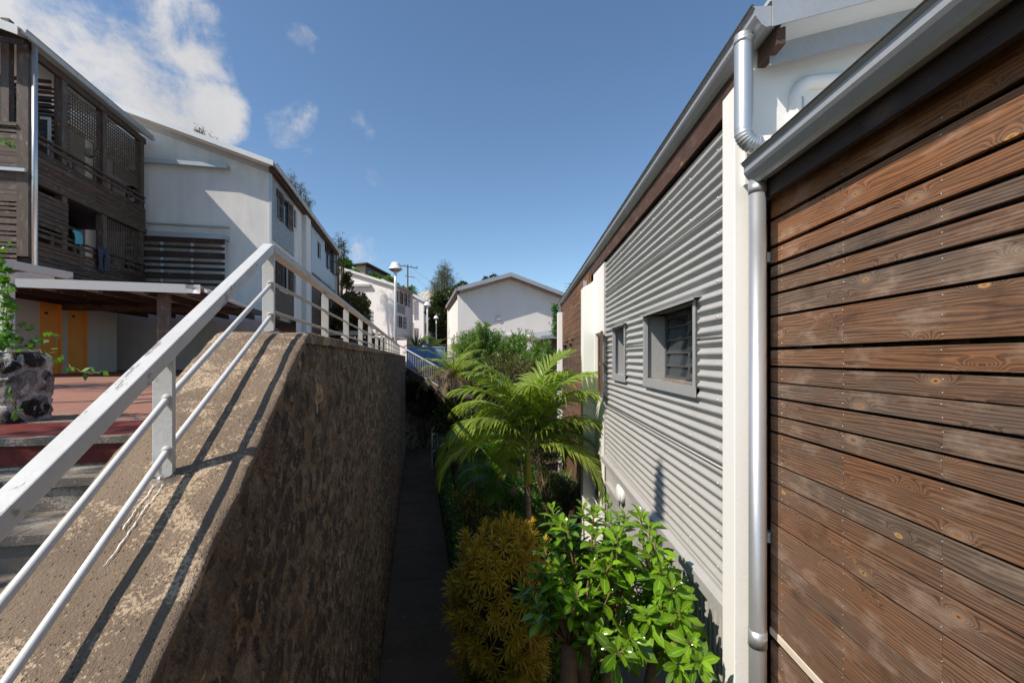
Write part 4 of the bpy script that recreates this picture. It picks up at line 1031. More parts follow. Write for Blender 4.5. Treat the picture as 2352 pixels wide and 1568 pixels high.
# ledges and slatted sunscreen on the gable
def gy(u, v): return L.hy(u, v, yg_)
for (v0, v1, dep, m_) in ((372, 385, .30, BLUEC), (513, 520, .12, GALV)):
    a = gy(318, v0 - 3); b = gy(529, v0 + 9); zt_ = gy(430, v0 + 5).z; zb_ = gy(430, v1).z
    mb = MB(); mb.box(a.x, b.x, yg_ - dep, yg_, zb_ + .04, zt_); mb.box(a.x, b.x, yg_ - dep - .02, yg_ - dep + .05, zb_, zt_ + .02); part(gb, 'ledge', mb, m_, bevel=.004)
a = gy(300, 545); b = gy(528, 545); zt_ = gy(430, 540).z; zb_ = gy(430, 551).z
mb = MB(); mb.box(a.x, b.x, yg_ - .46, yg_, zb_, zt_); part(gb, 'screen_cap', mb, GALV, bevel=.004)
mb = MB(); zs_ = zb_ - .01; i = 0; hs = (.20, .12, .26, .12, .13, .26, .12, .2, .14, .25, .2, .2, .2, .2)
while zs_ > gy(430, 700).z and i < 14:
    mb.plank(a.x, b.x - .06, yg_ - .40, yg_ - .36, zs_ - hs[i], zs_, (ru(.2, .8), ru(.3, .9), rnd()), 'x'); zs_ -= hs[i] + .13; i += 1
part(gb, 'sunscreen_slats', mb, WOODD)
mb = MB()
for u in (382, 450, 521):
    x = gy(u, 600).x; mb.box(x - .05, x + .05, yg_ - .36, yg_ - .30, zs_, zb_)
part(gb, 'sunscreen_brackets', mb, BLUEC)
mb = MB(); 
for k in range(14):
    z = gy(331, 400).z - .32 * k
    if z > zt_ + .5: mb.plank(gy(300, 400).x, gy(334, 400).x, yg_ - .34, yg_ - .30, z - .15, z, None, 'x')
part(gb, 'sunscreen_slats', mb, WOODD)

# ============================================================ CARPORT ROOF IN FRONT OF THE DOORS
fa = L.hd(460, 664, 11.9); yf = fa.y; XA = fa.x; za = fa.z
cp = empty('lean_to_canopy', 'low canopy with grey metal fascia on a timber post in front of the orange doors', 'canopy', (XA - 2, yf, PZ), L)
fl = L.hy(20, 648, yf); hh = .115
mb = MB(); ns = 24; vs = []
for i in range(ns + 1):
    t = i / ns; x = fl.x + (XA - fl.x) * t; z = fl.z + (za - fl.z) * t; dn = .035 * math.exp(-((t - .965) / .022) ** 2)
    vs += [(x, yf - .0 + dn, z + hh), (x, yf + dn * 2, z), (x, yf, z - hh)]
mb.add(vs, [(i * 3 + j, i * 3 + j + 1, i * 3 + j + 4, i * 3 + j + 3) for i in range(ns) for j in range(2)])
part(cp, 'metal_fascia', mb, FASC, solid=.004)
bq = L.hd(600, 722, 18.6)
mb = MB(); n = 60; vs = []
for i in range(n + 1):
    t = i / n; x0 = XA + (bq.x - XA) * t; y = yf + .03 + (yg_ - .5 - yf) * t; zr_ = za + .06 + (bq.z - za) * t + .018 * math.sin(i * 2.2)
    vs += [(x0, y, zr_), (XBB + .1, y, fl.z + .06 + .018 * math.sin(i * 2.2) + .0)]
mb.add(vs, [(i * 2, i * 2 + 1, i * 2 + 3, i * 2 + 2) for i in range(n)]); part(cp, 'roof_sheet', mb, ROOFM, solid=.01)
mb = MB(); pr = [(-a, b) for a, b in gutter_prof(.11, .10)]; mb.sweep(pr, (XA + .10, yf + .25, za + .04), (bq.x + .10, yg_ - .4, bq.z + .02), (1, 0, 0)); part(cp, 'gutter', mb, BULB, solid=.006)
mb = MB(); ge = L.world((0, 0, 0)); gx_, gy_, gz_ = bq.x + .05, yg_ - .55, bq.z - .06
mb.tube([(gx_, gy_, gz_), (gx_, gy_, gz_ - .1), (gx_ - .25, gy_ + .1, gz_ - .3), (gx_ - .3, gy_ + .1, gz_ - .4), (gx_ - .3, gy_ + .1, PZ + .6)], .045, 12); mb.box(gx_ - .4, gx_ - .2, gy_, gy_ + .2, PZ + .1, PZ + .9); part(cp, 'downpipe', mb, ALU, smooth=False)
for (u, d) in ((375, 12.05),):
    c = L.hd(u, 700, 12.1); mb = MB(); mb.plank(c.x - .15, c.x + .13, c.y - .0, c.y + .12, PZ, za - .08, (.5, .5, .2), 'z'); part(cp, 'post', mb, WOODP)
for k in range(6):
    mb = MB(); x = XA - .3 - k * 1.0; zq_ = za + (fl.z - za) * k / 6; mb.plank(x - .05, x + .05, yf + .1, yg_ - .6, zq_ - .17, zq_ + .0, (.2, .5, .2)); part(cp, 'rafter', mb, WOODD)
mb = MB(); mb.plank(XBB + .1, XA - .1, yf + 3.5, yf + 3.6, za - .3, za - .1, (.2, .5, .2), 'x'); part(cp, 'cross_beam', mb, WOODF)
l_ = L.hd(412, 690, 14.5); mb = MB(); mb.box(l_.x - .5, l_.x + .5, l_.y - .06, l_.y + .06, l_.z - .06, l_.z); single('strip_light', 'unlit strip light under the canopy beside the timber post', 'light fitting', mb, BULB, l_, L, bevel=.01)

# ============================================================ FAR BUILDINGS
def gable_house(name, label, fr, u_c, v_e, d, u_l, v_l, side_len, base_z, wins, lean=True, ext=0, apex=None, ge_ov=.3):
    """corner (u_c, v_e) at distance d; verge runs to (u_l, v_l) on the same gable plane"""
    c = fr.hd(u_c, v_e, d); y = c.y; X = c.x
    o = empty(name, label, 'building', (X, y, base_z), fr)
    return o, X, y, c.z
def poly_wall(o, name, pts, y, mat):
    mb = MB(); mb.add([(x, y, z) for x, z in pts], [tuple(range(len(pts)))]); return part(o, name, mb, mat)
# B2
b2, X2, y2, z2 = gable_house('white_terrace_house', 'white three storey building with rows of brown shutters behind the tall street lamp', K, 906, 655, 50, 0, 0, 0, PZ, None)
lft = K.hy(775, 614, y2); pt2 = (lft.z - z2) / (X2 - lft.x)
s2 = K.hx(942, 680, X2); y2b = s2.y; xl2 = lft.x - 4
zlo2 = K.hx(906, 772, X2).z - .1
poly_wall(b2, 'gable_wall', [(xl2, PZ), (X2, PZ if False else zlo2), (X2, z2), (xl2, z2 + (X2 - xl2) * pt2)], y2, WHITE)
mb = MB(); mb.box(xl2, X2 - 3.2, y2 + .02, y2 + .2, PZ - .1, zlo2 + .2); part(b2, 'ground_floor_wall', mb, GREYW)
hs = []
def k2(u): return K.hx(u, 700, X2).y
zu1, zu0 = K.hx(907, 664, X2).z, K.hx(907, 694, X2).z; zl1, zl0 = K.hx(907, 723, X2).z, K.hx(907, 750, X2).z
hs = [(k2(910) + .1, k2(917), zu0, zu1), (k2(922), k2(928), zu0, zu1), (k2(932), k2(937), zu0, zu1), (k2(910) + .1, k2(915), zl0, zl1), (k2(920.5), k2(926), zl0, zl1)]
mb = MB(); wall_x(mb, X2, y2, y2b, zlo2, z2, hs, .2, 1); part(b2, 'side_wall', mb, WHITE)
for i, h in enumerate(hs):
    mb = MB(); x = X2 - .1; mb.box(x, x + .05, h[0], h[0] + .08, h[2], h[3]); mb.box(x, x + .05, h[1] - .08, h[1], h[2], h[3]); mb.box(x, x + .05, h[0], h[1], h[3] - .08, h[3]); mb.box(x, x + .05, h[0], h[1], h[2], h[2] + .08)
    w_ = part(b2, 'window', mb, WHITE); mb = MB(); mb.box(x - .03, x, h[0], h[1], h[2], h[3]); part(w_, 'pane', mb, GLASS)
    for a, b in ((h[0], h[0] - .75), (h[1], h[1] + .75)):
        if b > y2 - .3: m2 = MB(); shutter(m2, (X2 + .08, a), (X2 + .12, b), h[2], h[3], slats=12); part(b2, 'shutter', m2, WOODP)
mb = MB(); wall_x(mb, X2 + .02, y2 + .1, k2(930), zl1 + .35, zu0 - .1, [], .1, 1); part(b2, 'corrugated_panel', mb, FCORR)
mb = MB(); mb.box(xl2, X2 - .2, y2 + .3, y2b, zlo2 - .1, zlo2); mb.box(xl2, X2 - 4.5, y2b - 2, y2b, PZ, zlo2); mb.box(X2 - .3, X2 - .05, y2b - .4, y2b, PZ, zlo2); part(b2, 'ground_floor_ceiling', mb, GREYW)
def mono_roof(o, fr, X, y0, y1, z, xl, pt, ov, ve=.2):
    f = lambda x: z + .1 + (X - x) * pt
    mb = MB(); mb.add([(X + .3, y0 - ov, f(X + .3)), (X + .3, y1 + .3, f(X + .3)), (xl, y1 + .3, f(xl)), (xl, y0 - ov, f(xl))], [(0, 1, 2, 3)]); part(o, 'roof', mb, ROOFM, solid=.06)
    mb = MB(); mb.prism([(X + .3, f(X + .3) + .05), (xl, f(xl) + .05), (xl, f(xl) - .22), (X + .3, f(X + .3) - .22)], y0 - ov - .04, y0 - ov, 'y'); part(o, 'verge_flashing', mb, ROOFM)
    mb = MB(); mb.box(X + .28, X + .45, y0 - ov, y1 + .2, f(X) - .28, f(X) - .1); part(o, 'gutter', mb, GALV)
mono_roof(b2, K, X2, y2, y2b, z2, xl2, pt2, .32)
for q_ in ((X2 + .0, X2 + .12, y2 - .02, y2 + .12, zlo2, z2), (X2 + .0, X2 + .3, y2b - .35, y2b + .1, PZ, z2)): mb = MB(); mb.box(*q_); part(b2, 'downpipe', mb, WHITE2)
a = K.hy(833, 401 / 2.352, y2)
la, lb = K.hy(829, 612 + 100, y2), K.hy(900, 712, y2)
zl_ = K.hy(850, 555.5, y2)
lx0, lx1 = K.hy(797, 655, y2).x, K.hy(852.5, 655, y2).x; lz = K.hy(852, 656, y2).z
mb = MB(); mb.box(lx0, lx1, y2 - .35, y2, lz - .12, lz + .14); part(b2, 'ledge', mb, GALV)
# timber balcony tucked at its left
mb = MB()
for k in range(10): 
    z = K.hy(790, 700, y2).z - k * .42
    mb.plank(lx0 + 1.5, K.hy(846, 650, y2).x, y2 - .5, y2 - .42, z - .22, z, None, 'x')
part(b2, 'sunscreen_slats', mb, WOODP)
# white fronted carport beneath B2 on its left
cpf = W.hd(800, 762, 33); cpe = W.hd(843, 762, 33)
cc = empty('small_carport', 'small carport with white fascia seen through the railing', 'carport', (cpf.x, cpf.y, PZ), W)
mb = MB(); mb.box(cpf.x - 4, cpe.x, 32.9, 33.0, W.hd(800, 770, 33).z, W.hd(800, 760, 33).z); part(cc, 'fascia', mb, PALE)
mb = MB(); mb.box(cpf.x - 4, cpe.x + .1, 33.0, 38, W.hd(800, 763, 33).z, W.hd(800, 762, 33).z + .02); part(cc, 'roof', mb, ROOFM)
for x in (cpe.x - .1, cpf.x - 1.5):
    for y in (33.2, 37.5): mb = MB(); mb.box(x - .07, x + .07, y, y + .14, PZ, W.hd(800, 768, 33).z); part(cc, 'post', mb, WOODP)
mb = MB(); mb.box(cpf.x - 4, cpe.x, 38, 38.1, PZ, W.hd(800, 768, 33).z); part(cc, 'back_wall', mb, WOODP)
# B3
b3, X3, y3, z3 = gable_house('distant_white_house', 'white house with square slatted windows between the two middle street lamps', K, 973, 690, 68, 0, 0, 0, PZ, None)
x3l = K.hy(938, 680, y3).x; pt3 = (K.hy(945, 676, y3).z - z3) / (X3 - K.hy(945, 676, y3).x); y3b = K.hx(1025, 722, X3).y
poly_wall(b3, 'gable_wall', [(x3l - 4, PZ), (X3, PZ), (X3, z3), (x3l - 4, z3 + (X3 - x3l + 4) * pt3)], y3, WHITE)
hs = []
for (u0, u1) in ((976, 981), (983, 989), (993, 998)):
    for (v0, v1) in ((700, 722), (742, 766)):
        hs.append((K.hx(u0, 700, X3).y, K.hx(u1, 700, X3).y, K.hx(975, v1, X3).z, K.hx(975, v0, X3).z))
mb = MB(); wall_x(mb, X3, y3, y3b, PZ, z3, hs, .2, 1); part(b3, 'side_wall', mb, WHITE2)
for h in hs:
    m2 = MB(); shutter(m2, (X3 - .05, h[0]), (X3 - .05, (h[0] + h[1]) / 2), h[2], h[3]); part(b3, 'shutter', m2, WOODP); m2 = MB(); m2.box(X3 - .15, X3 - .1, h[0], h[1], h[2], h[3]); part(b3, 'pane', m2, GLASS)
mono_roof(b3, K, X3, y3, y3b, z3, x3l - 4, pt3, .4)
for (v0, v1) in ((680, 722), (742, 790)):
    mb = MB(); z = K.hy(950, v1, y3).z
    while z < K.hy(950, v0, y3).z: mb.plank(K.hy(943, 700, y3).x, K.hy(953, 700, y3).x, y3 - .5, y3 - .42, z, z + .2, None, 'x'); z += .36
    part(b3, 'sunscreen_slats', mb, WOODP)
# hipped roof house behind B3
hp = empty('hipped_roof_house', 'house with beige hipped metal roof behind the white houses', 'building', K.hd(980, 690, 84), K)
c = K.hd(984, 690, 84); ap = K.hd(986, 664.5, 88); w = 5.2
mb = MB(); e = [(c.x - w, c.y, c.z + .0), (c.x + w, c.y, c.z), (c.x + w, c.y + 10, c.z), (c.x - w, c.y + 10, c.z), (c.x - 1.6, c.y + 5, ap.z), (c.x + 1.0, c.y + 5, ap.z)]
mb.add(e, [(0, 1, 5, 4), (1, 2, 5), (2, 3, 4, 5), (3, 0, 4)])
for k in range(14):
    x = c.x - w + 2 * w * (k + .5) / 14; t = max(0, 1 - abs(x - c.x) / w * .92); mb.beam((x, c.y - .02, c.z + .03), (x + (c.x - x) * .0, c.y + 5 * t, c.z + (ap.z - c.z) * t + .03), .06, .05)
part(hp, 'roof', mb, m_paint('beige_roof', (.48, .42, .33), .6, .2, .6, .1, 8, .002))
mb = MB(); mb.box(c.x - w + .5, c.x + w - .5, c.y + .6, c.y + 9.5, PZ, c.z); part(hp, 'wall', mb, WOODF)
mb = MB(); mb.box(c.x - w - .05, c.x + w + .05, c.y - .08, c.y + .06, c.z - .2, c.z + .02); part(hp, 'fascia_board', mb, WHITE2)

# B4 big gable right of centre
d4 = 31
c4 = L.hd(1055, 664, d4); y4 = c4.y; X4 = c4.x
b4 = empty('wide_gable_house', 'low white house end with grey verge behind the feathery bushes', 'building', (X4, y4, PZ), L)
a4 = L.hy(1168.5, 635, y4); e4 = L.hy(1296, 683, y4); xr4 = e4.x + 1.5; zr4 = e4.z - (1.5) * (a4.z - e4.z) / (e4.x - a4.x)
poly_wall(b4, 'gable_wall', [(X4, PZ - .1), (xr4, PZ - .1), (xr4, zr4 - .1), (a4.x, a4.z - .1), (X4, c4.z - .1)][::1], y4, WHITE)
y4b = L.hx(1030.5, 720, X4).y
h4 = [(L.hx(1050.5, 700, X4).y, L.hx(1048, 700, X4).y, L.hx(1050, 800, X4).z, L.hx(1050, 762, X4).z), (L.hx(1044, 700, X4).y, L.hx(1041, 700, X4).y, L.hx(1044, 800, X4).z, L.hx(1044, 768, X4).z)]
h4 = [(min(a, b), max(a, b), min(c, d), max(c, d)) for a, b, c, d in h4]
mb = MB(); wall_x(mb, X4, y4, y4b, PZ - .1, c4.z, h4, .3, -1); part(b4, 'side_wall', mb, WHITE)
for h in h4:
    mb = MB(); mb.box(X4 + .2, X4 + .25, *h); part(b4, 'window', mb, DARK)
mb = MB(); mb.box(X4 - .12, X4, y4b - .35, y4b, PZ, c4.z - .3); mb.box(X4 - .1, X4, y4 - .0, y4 + .25, PZ, c4.z - .25); part(b4, 'pilaster', mb, WHITE)
OV4 = .76
for (xa, zaa, xb, zbb, lb_) in ((X4 - .18, c4.z - .12, a4.x, a4.z, 'left'), (a4.x, a4.z, xr4, zr4, 'right')):
    mb = MB(); mb.add([(xa, y4 - OV4, zaa + .1), (xb, y4 - OV4, zbb + .1), (xb, y4b + .3, zbb + .1), (xa, y4b + .3, zaa + .1)], [(0, 1, 2, 3)]); part(b4, 'roof', mb, GALV, solid=.05)
    mb = MB(); mb.prism([(xa, zaa + .15), (xb, zbb + .15), (xb, zbb - .12), (xa, zaa - .12)], y4 - OV4 - .04, y4 - OV4, 'y'); part(b4, 'verge_flashing', mb, FLASH if lb_ == 'x' else GALV)
    mb = MB(); mb.prism([(xa + .18, zaa - .1), (xb, zbb - .1), (xb, zbb - .24), (xa + .18, zaa - .24)], y4 - .06, y4 - .01, 'y'); part(b4, 'barge_flashing', mb, GREYW)
mb = MB(); mb.sweep(gutter_prof(.16, .16), (X4 - .30, y4 - OV4, c4.z - .02), (X4 - .30, y4b + .2, c4.z - .02), (1, 0, 0)); part(b4, 'gutter', mb, GALV, solid=.01)
mb = MB(); mb.plank(X4 - .14, X4 - .06, y4 - .2, y4b, c4.z - .34, c4.z - .1, (.3, .3, .3)); part(b4, 'fascia_board', mb, WOODF)
vv = L.hy(1144, 730, y4); mb = MB(); mb.box(vv.x - .20, vv.x + .20, y4 - .05, y4, vv.z - .20, vv.z + .20); mb.lathe((vv.x, y4 - .05, vv.z), [(.16, 0), (.16, .05), (.13, .06), (.12, .02), (.0001, .02)], 24, ax=(0, -1, 0)); part(b4, 'wall_vent', mb, WHITE2, bevel=.006)
fl4 = L.hy(1170, 768, y4); mb = MB(); mb.box(fl4.x - 1, xr4, y4 - .12, y4, fl4.z - .12, fl4.z); part(b4, 'base_flashing', mb, WHITE2)
wlp = L.hy(1216, 773, y4 - .1); o = empty('globe_lamp', 'round cream lamp on the white gable wall beside the bushes', 'wall lamp', wlp, L)
mb = MB(); mb.lathe(wlp, [(.20, 0), (.25, .06), (.25, .10)], 24, ax=(0, -1, 0)); part(o, 'housing', mb, FLASH); mb = MB(); mb.lathe(wlp + Vector((0, -.1, 0)), [(.24, 0), (.20, .1), (.11, .17), (.0001, .19)], 24, ax=(0, -1, 0)); part(o, 'diffuser', mb, PLASTIC, smooth=True)
# small timber annex by the far corner of the corrugated house
an = empty('timber_annex', 'small reddish timber annex with metal roof between the two right hand houses', 'annex', L.hd(1268, 800, 24), L)
a0 = L.hd(1255, 777, 24); a1 = L.hd(1292, 777, 24); mb = MB(); z = PZ - 2
while z < a0.z - .1:
    mb.plank(a0.x, a1.x + 1.5, a0.y, a0.y + .05, z, z + .13, (ru(0, .5), ru(.4, 1), rnd()), 'x'); z += .14
part(an, 'board_cladding', mb, WOOD); mb = MB(); mb.box(a0.x + .05, a1.x + 1.5, a0.y + .06, a0.y + 3, 0, a0.z); part(an, 'inner_wall', mb, WOODD)
mb = MB(); mb.add([(a0.x - .4, a0.y - .4, a0.z - .02), (a1.x + 1.5, a0.y - .4, a0.z + .30), (a1.x + 1.5, a0.y + 3, a0.z + .75), (a0.x - .4, a0.y + 3, a0.z + .4)], [(0, 1, 2, 3)]); mb.beam((a0.x - .4, a0.y - .42, a0.z + .02), (a1.x + 1.5, a0.y - .42, a0.z + .34), .05, .14); part(an, 'roof', mb, GALV, solid=.05)

# ============================================================ HILL AND HOUSE ON IT
mb = MB(); n = 60; m_ = 26; vs = []
def hillz(x, y):
    # ridge falling from left to right behind the terrace houses
    u = CX + F * x / y
    top = np.interp(u, [-400, 300, 600, 780, 870, 925, 960, 1010, 1120, 1300, 1700], [30, 26, 23.0, 25.0, 20.5, 15.5, 12, 10, 6.5, 5, 5])
    t = min(1, max(0, (y - 88) / 42)); t = t * t * (3 - 2 * t)
    return EYE - 1.5 + (top - 1.0) * t * (.92 if y < 132 else .85) + 1.2 * nz(x * .05, y * .05)
for i in range(n + 1):
    for j in range(m_ + 1):
        y = 84 + 116 * (j / m_); x = (-1.35 + 2.2 * i / n) * y; vs.append((x, y, hillz(x, y)))
mb.add(vs, [(i * (m_ + 1) + j, (i + 1) * (m_ + 1) + j, (i + 1) * (m_ + 1) + j + 1, i * (m_ + 1) + j + 1) for i in range(n) for j in range(m_)])
single('hillside', None, None, mb, EARTH, (0, 0, 0), W, kind='structure', smooth=True)
hh_ = empty('hilltop_house', 'tan flat roofed house among bushes on the hilltop', 'building', W.hd(845, 625, 125), K)
q0 = K.hd(817, 610, 125); q1 = K.hd(840, 607, 125); yq = q0.y
mb = MB(); zb2 = q1.z - 8; mb.box(q0.x, q1.x, yq, yq + .2, zb2, q1.z - .3); part(hh_, 'gable_wall', mb, m_paint('tan_render', (.48, .37, .25), .8, .2, .5, .1, 8, .002))
xe = K.hx(884, 622, q1.x).y
mb = MB(); mb.box(q1.x - .1, q1.x + .02, yq, yq + 16, zb2, q1.z - .5); part(hh_, 'side_wall', mb, WOODP)
mb = MB(); mb.add([(q0.x - 1, yq - 1.2, q0.z - .0), (q1.x + 1.0, yq - 1.2, q1.z + .1), (q1.x + 1.0, yq + 17, q1.z + .1), (q0.x - 1, yq + 17, q0.z)], [(0, 1, 2, 3)]); part(hh_, 'roof', mb, WOODF, solid=.35)
for k in range(3):
    mb = MB(); mb.box(q1.x, q1.x + .06, yq + 2 + k * 4.5, yq + 4 + k * 4.5, q1.z - 2.6, q1.z - 1.4); part(hh_, 'window', mb, GLASS)

# ============================================================ STREET LAMPS, POLES, WIRES
def street_lamp(u, vt, wpx, label, d=None):
    d = .66 * F / wpx; p = W.hd(u, vt, d); o = empty('street_lamp', label, 'street lamp', (p.x, p.y, PZ), W, group='street lamps')
    x, y, zt = p.x, p.y, p.z
    mb = MB(); mb.tube([(x, y, PZ), (x, y, zt - 1.0), (x, y, zt - .62)], [.075, .065, .06], 16)
    mb.lathe((x, y, zt), [(.045, -.72), (.05, -.62), (.07, -.52), (.11, -.44)], 20); part(o, 'pole', mb, BULB, smooth=True)
    mb = MB(); mb.lathe((x, y, zt), [(.0001, 0), (.16, -.005), (.185, -.03), (.21, -.12), (.32, -.30), (.33, -.325), (.31, -.325)], 28); part(o, 'shade', mb, BULB, smooth=True)
    mb = MB(); mb.lathe((x, y, zt), [(.31, -.324), (.22, -.40), (.10, -.455)], 28); part(o, 'lamp_bowl', mb, FLASH, smooth=True)
street_lamp(908.5, 603, 32, 'nearest and tallest white street lamp rising behind the railing')
street_lamp(981.5, 693, 17.5, 'second white street lamp, in front of the distant white house')
street_lamp(1002, 725, 12.5, 'smallest and farthest white street lamp beside the dark tree')
def pole(u, vt, d, label, arms=True):
    p = W.hd(u, vt, d); o = empty('utility_pole', label, 'utility pole', (p.x, p.y, EYE), W, group='utility poles')
    mb = MB(); mb.tube([(p.x, p.y, EYE - 2), (p.x, p.y, p.z)], [.16, .11], 10); part(o, 'pole', mb, TWIG)
    if arms:
        mb = MB(); mb.beam((p.x - 1.5, p.y - .3, p.z - .15), (p.x + 1.7, p.y + .3, p.z - .55), .12, .12); mb.beam((p.x - .5, p.y, p.z - 1.9), (p.x + 1.2, p.y, p.z - 2.2), .1, .1)
        for k in (-1.4, -.5, .6, 1.5): mb.tube([(p.x + k, p.y + k * .2, p.z - .3 - k * .12), (p.x + k, p.y + k * .2, p.z + .05 - k * .12)], .05, 6)
        part(o, 'cross_arm', mb, TWIG)
    return p
pp = pole(936.5, 608, 78, 'tall utility pole with cross arms above the roofs'); pq = pole(886, 634, 105, 'plain utility pole on the hillside', False)
def wire(name, label, pts_, d0, d1, sag=.4, r=.022):
    a = W.hd(*pts_[0], d0); b = W.hd(*pts_[1], d1); n = 14
    mb = MB(); mb.tube([a.lerp(b, i / n) - Vector((0, 0, sag * 4 * (i / n) * (1 - i / n))) for i in range(n + 1)], r, 5); single(name, label, 'cable', mb, DARK, a, W, group='overhead cables')
wire('overhead_cable', 'overhead cable from the hillside pole down to the dark trees', ((886, 640), (1000, 682)), 105, 74, .5)
wire('overhead_cable', 'cable sloping from the tall pole top to the right', ((944, 612), (1045, 668)), 78, 60, .6, .016)
wire('overhead_cable', 'lower cable sloping from the tall pole to the right', ((942, 624), (1025, 688)), 78, 62, .5, .016)
wire('overhead_cable', 'cable from the hillside pole passing behind the tall lamp', ((886, 636), (960, 674)), 105, 80, .6)
# TV antenna over the far end of the corrugated house
at = W.hd(1309, 690, 17.5); mb = MB(); z0 = at.z - 1.5; zt = W.hd(1309, 650, 17.5).z
mb.tube([(at.x, at.y, z0), (at.x, at.y, zt)], .015, 6)
for k in range(4): mb.tube([(at.x - .22, at.y, zt - .03 - k * .12), (at.x + .18, at.y, zt - .03 - k * .12)], .006, 5)
single('tv_antenna', 'thin television antenna above the far eave', 'antenna', mb, DARK, (at.x, at.y, z0), W)

# ============================================================ BLUE SHEET FENCE, RAMP, LOWER RAILING
f0 = W.hd(934, 797, 25.8); f1 = W.hd(1003, 797, 25.8); zt = f0.z; zb_ = W.hd(934, 868, 25.8).z
bf = empty('blue_sheet_fence', 'blue sheeting fence beyond the end of the stone wall', 'fence', (f0.x, f0.y, PZ), W)
mb = MB(); n = 60; vs = []
for i in range(n + 1):
    x = f0.x + (f1.x + .5 - f0.x) * i / n
    for z in (zt - .02 * math.sin(i * .4), (zt + zb_) / 2, zb_ - .6): vs.append((x, f0.y + .03 * math.sin(i * 1.9) + .02 * nz(i * .7, z), z))
mb.add(vs, [(i * 3 + j, (i + 1) * 3 + j, (i + 1) * 3 + j + 1, i * 3 + j + 1) for i in range(n) for j in range(2)]); part(bf, 'sheet', mb, BLUEF, smooth=True)
mb = MB(); mb.tube([(f0.x, f0.y, zt), (f1.x + .5, f0.y, zt)], .02, 8); part(bf, 'top_rail', mb, GALV)
# ground drop at the end of the sunken garden
mb = MB(); st = MB()
n = 60
yy = [(-.6 + 12 * i / n) for i in range(n + 1)]
mbw = MB(); zz_ = []
H = 30; vs = []; tn = []
X_ = np.repeat(np.linspace(-.6, 13, 140)[:, None], H + 1, 1); Z_ = np.repeat(np.linspace(0, PZ - .3, H + 1)[None, :], 140, 0)
d_, a_, b_ = cells(X_, Z_, .42, seed=9)
for i in range(140):
    for j in range(H + 1): vs.append((X_[i, j], ysq - .12 - .07 * min(1, d_[i, j] / .3), Z_[i, j])); tn.append((min(1, d_[i, j]), a_[i, j], b_[i, j]))
mbw.v = vs; mbw.t = tn; mbw.uv = [(p[0], p[2]) for p in vs]; mbw.f = [(i * (H + 1) + j, (i + 1) * (H + 1) + j, (i + 1) * (H + 1) + j + 1, i * (H + 1) + j + 1) for i in range(139) for j in range(H)]
single('end_stone_wall', 'dark rubble wall closing the far end of the sunken path', 'wall', mbw, STONE, (2, ysq, 0), L, smooth=True)
# ramp / stair
r0 = W.hd(934, 850, 23.6); r1 = W.hd(1034, 909, 22.6)
rs = empty('timber_stair', 'timber stair with white balustrade descending right from the end of the stone wall', 'stairs', r0, W)
mb = MB(); mb.beam((r0.x, r0.y, r0.z - .05), (r1.x, r1.y, r1.z - .05), .10, .36, tone=(.5, .5, .2)); part(rs, 'stringer', mb, WOODP)
mb = MB(); mb.beam((r0.x, r0.y + 1.3, r0.z - .05), (r1.x, r1.y + 1.3, r1.z - .05), .10, .36, tone=(.5, .5, .2)); part(rs, 'stringer', mb, WOODP)
mb = MB()
for k in range(9):
    t = (k + .5) / 9; p = r0.lerp(r1, t); mb.plank(p.x - .16, p.x + .16, p.y, p.y + 1.3, p.z + .0, p.z + .04)
mb.plank(r1.x - .1, r1.x + 1.6, r1.y - .1, r1.y + 1.4, r1.z - .1, r1.z + .02, (.4, .6, .2), 'x'); mb.plank(r1.x - .06, r1.x + .06, r1.y - .06, r1.y + .06, 0, r1.z - .1, (.3, .3, .3), 'z'); mb.plank(r1.x + 1.4, r1.x + 1.52, r1.y - .06, r1.y + .06, 0, r1.z - .1, (.3, .3, .3), 'z')
part(rs, 'treads', mb, WOODP)
t0 = W.hd(919, 794, 23.6); t1 = W.hd(1040, 862, 22.6)
mb = MB(); mb.beam(t0, t1, .05, .05); a = Vector((r0.x, r0.y, r0.z + .16)); b = Vector((r1.x, r1.y, r1.z + .16)); mb.beam(a, b, .04, .03); part(rs, 'handrail', mb, RAILP)
for i in range(25):
    t = i / 24; p = a.lerp(b, t); tt = t0.lerp(t1, max(0, (p.x - t0.x) / (t1.x - t0.x))); mb = MB(); mb.tube([(p.x, p.y, p.z), (p.x, p.y, tt.z)], .011, 6); part(rs, 'baluster', mb, RAILP)
lr = empty('path_railing', 'grey metal railing in the shade at the far end of the path', 'railing', W.hd(992, 1075, 20), W)
g0 = W.hz(992, 1078, 0.02); g1 = Vector((g0.x + 1.5, g0.y + 2.4, .9))
mb = MB(); 
for h_ in (1.75, 1.5, .75): mb.beam(g0 + Vector((0, 0, h_)), g1 + Vector((0, 0, h_)), .04, .04)
part(lr, 'rails', mb, GALV)
for i in range(9):
    t = i / 8; p = g0.lerp(g1, t); mb = MB(); mb.tube([p + Vector((0, 0, 0 if i in (0, 8) else .72)), p + Vector((0, 0, 1.72))], .028 if i in (0, 8) else .011, 6); part(lr, 'post' if i in (0, 8) else 'baluster', mb, GALV)
# garden fence along the path
gf = empty('garden_fence', 'low green wire fence between the path and the shrubs', 'fence', (.82, 6, 0), L)
for k in range(10):
    y = 4.6 + 2.0 * k; mb = MB(); mb.tube([(.82, y, 0), (.82, y, 1.0)], .024, 8); mb.lathe((.82, y, 1.0), [(.026, 0), (.02, .015), (.0001, .02)], 8); part(gf, 'post', mb, GREENP, smooth=True)
mb = MB()
for z in (.08, .3, .5, .7, .93): mb.tube([(.82, 4.6, z), (.82, 22.6, z)], .0022, 4)
y = 4.6
while y < 13: mb.tube([(.82, y, .08), (.82, y, .93)], .0018, 4, cap=False); y += .09
part(gf, 'wire_mesh', mb, GREENP)

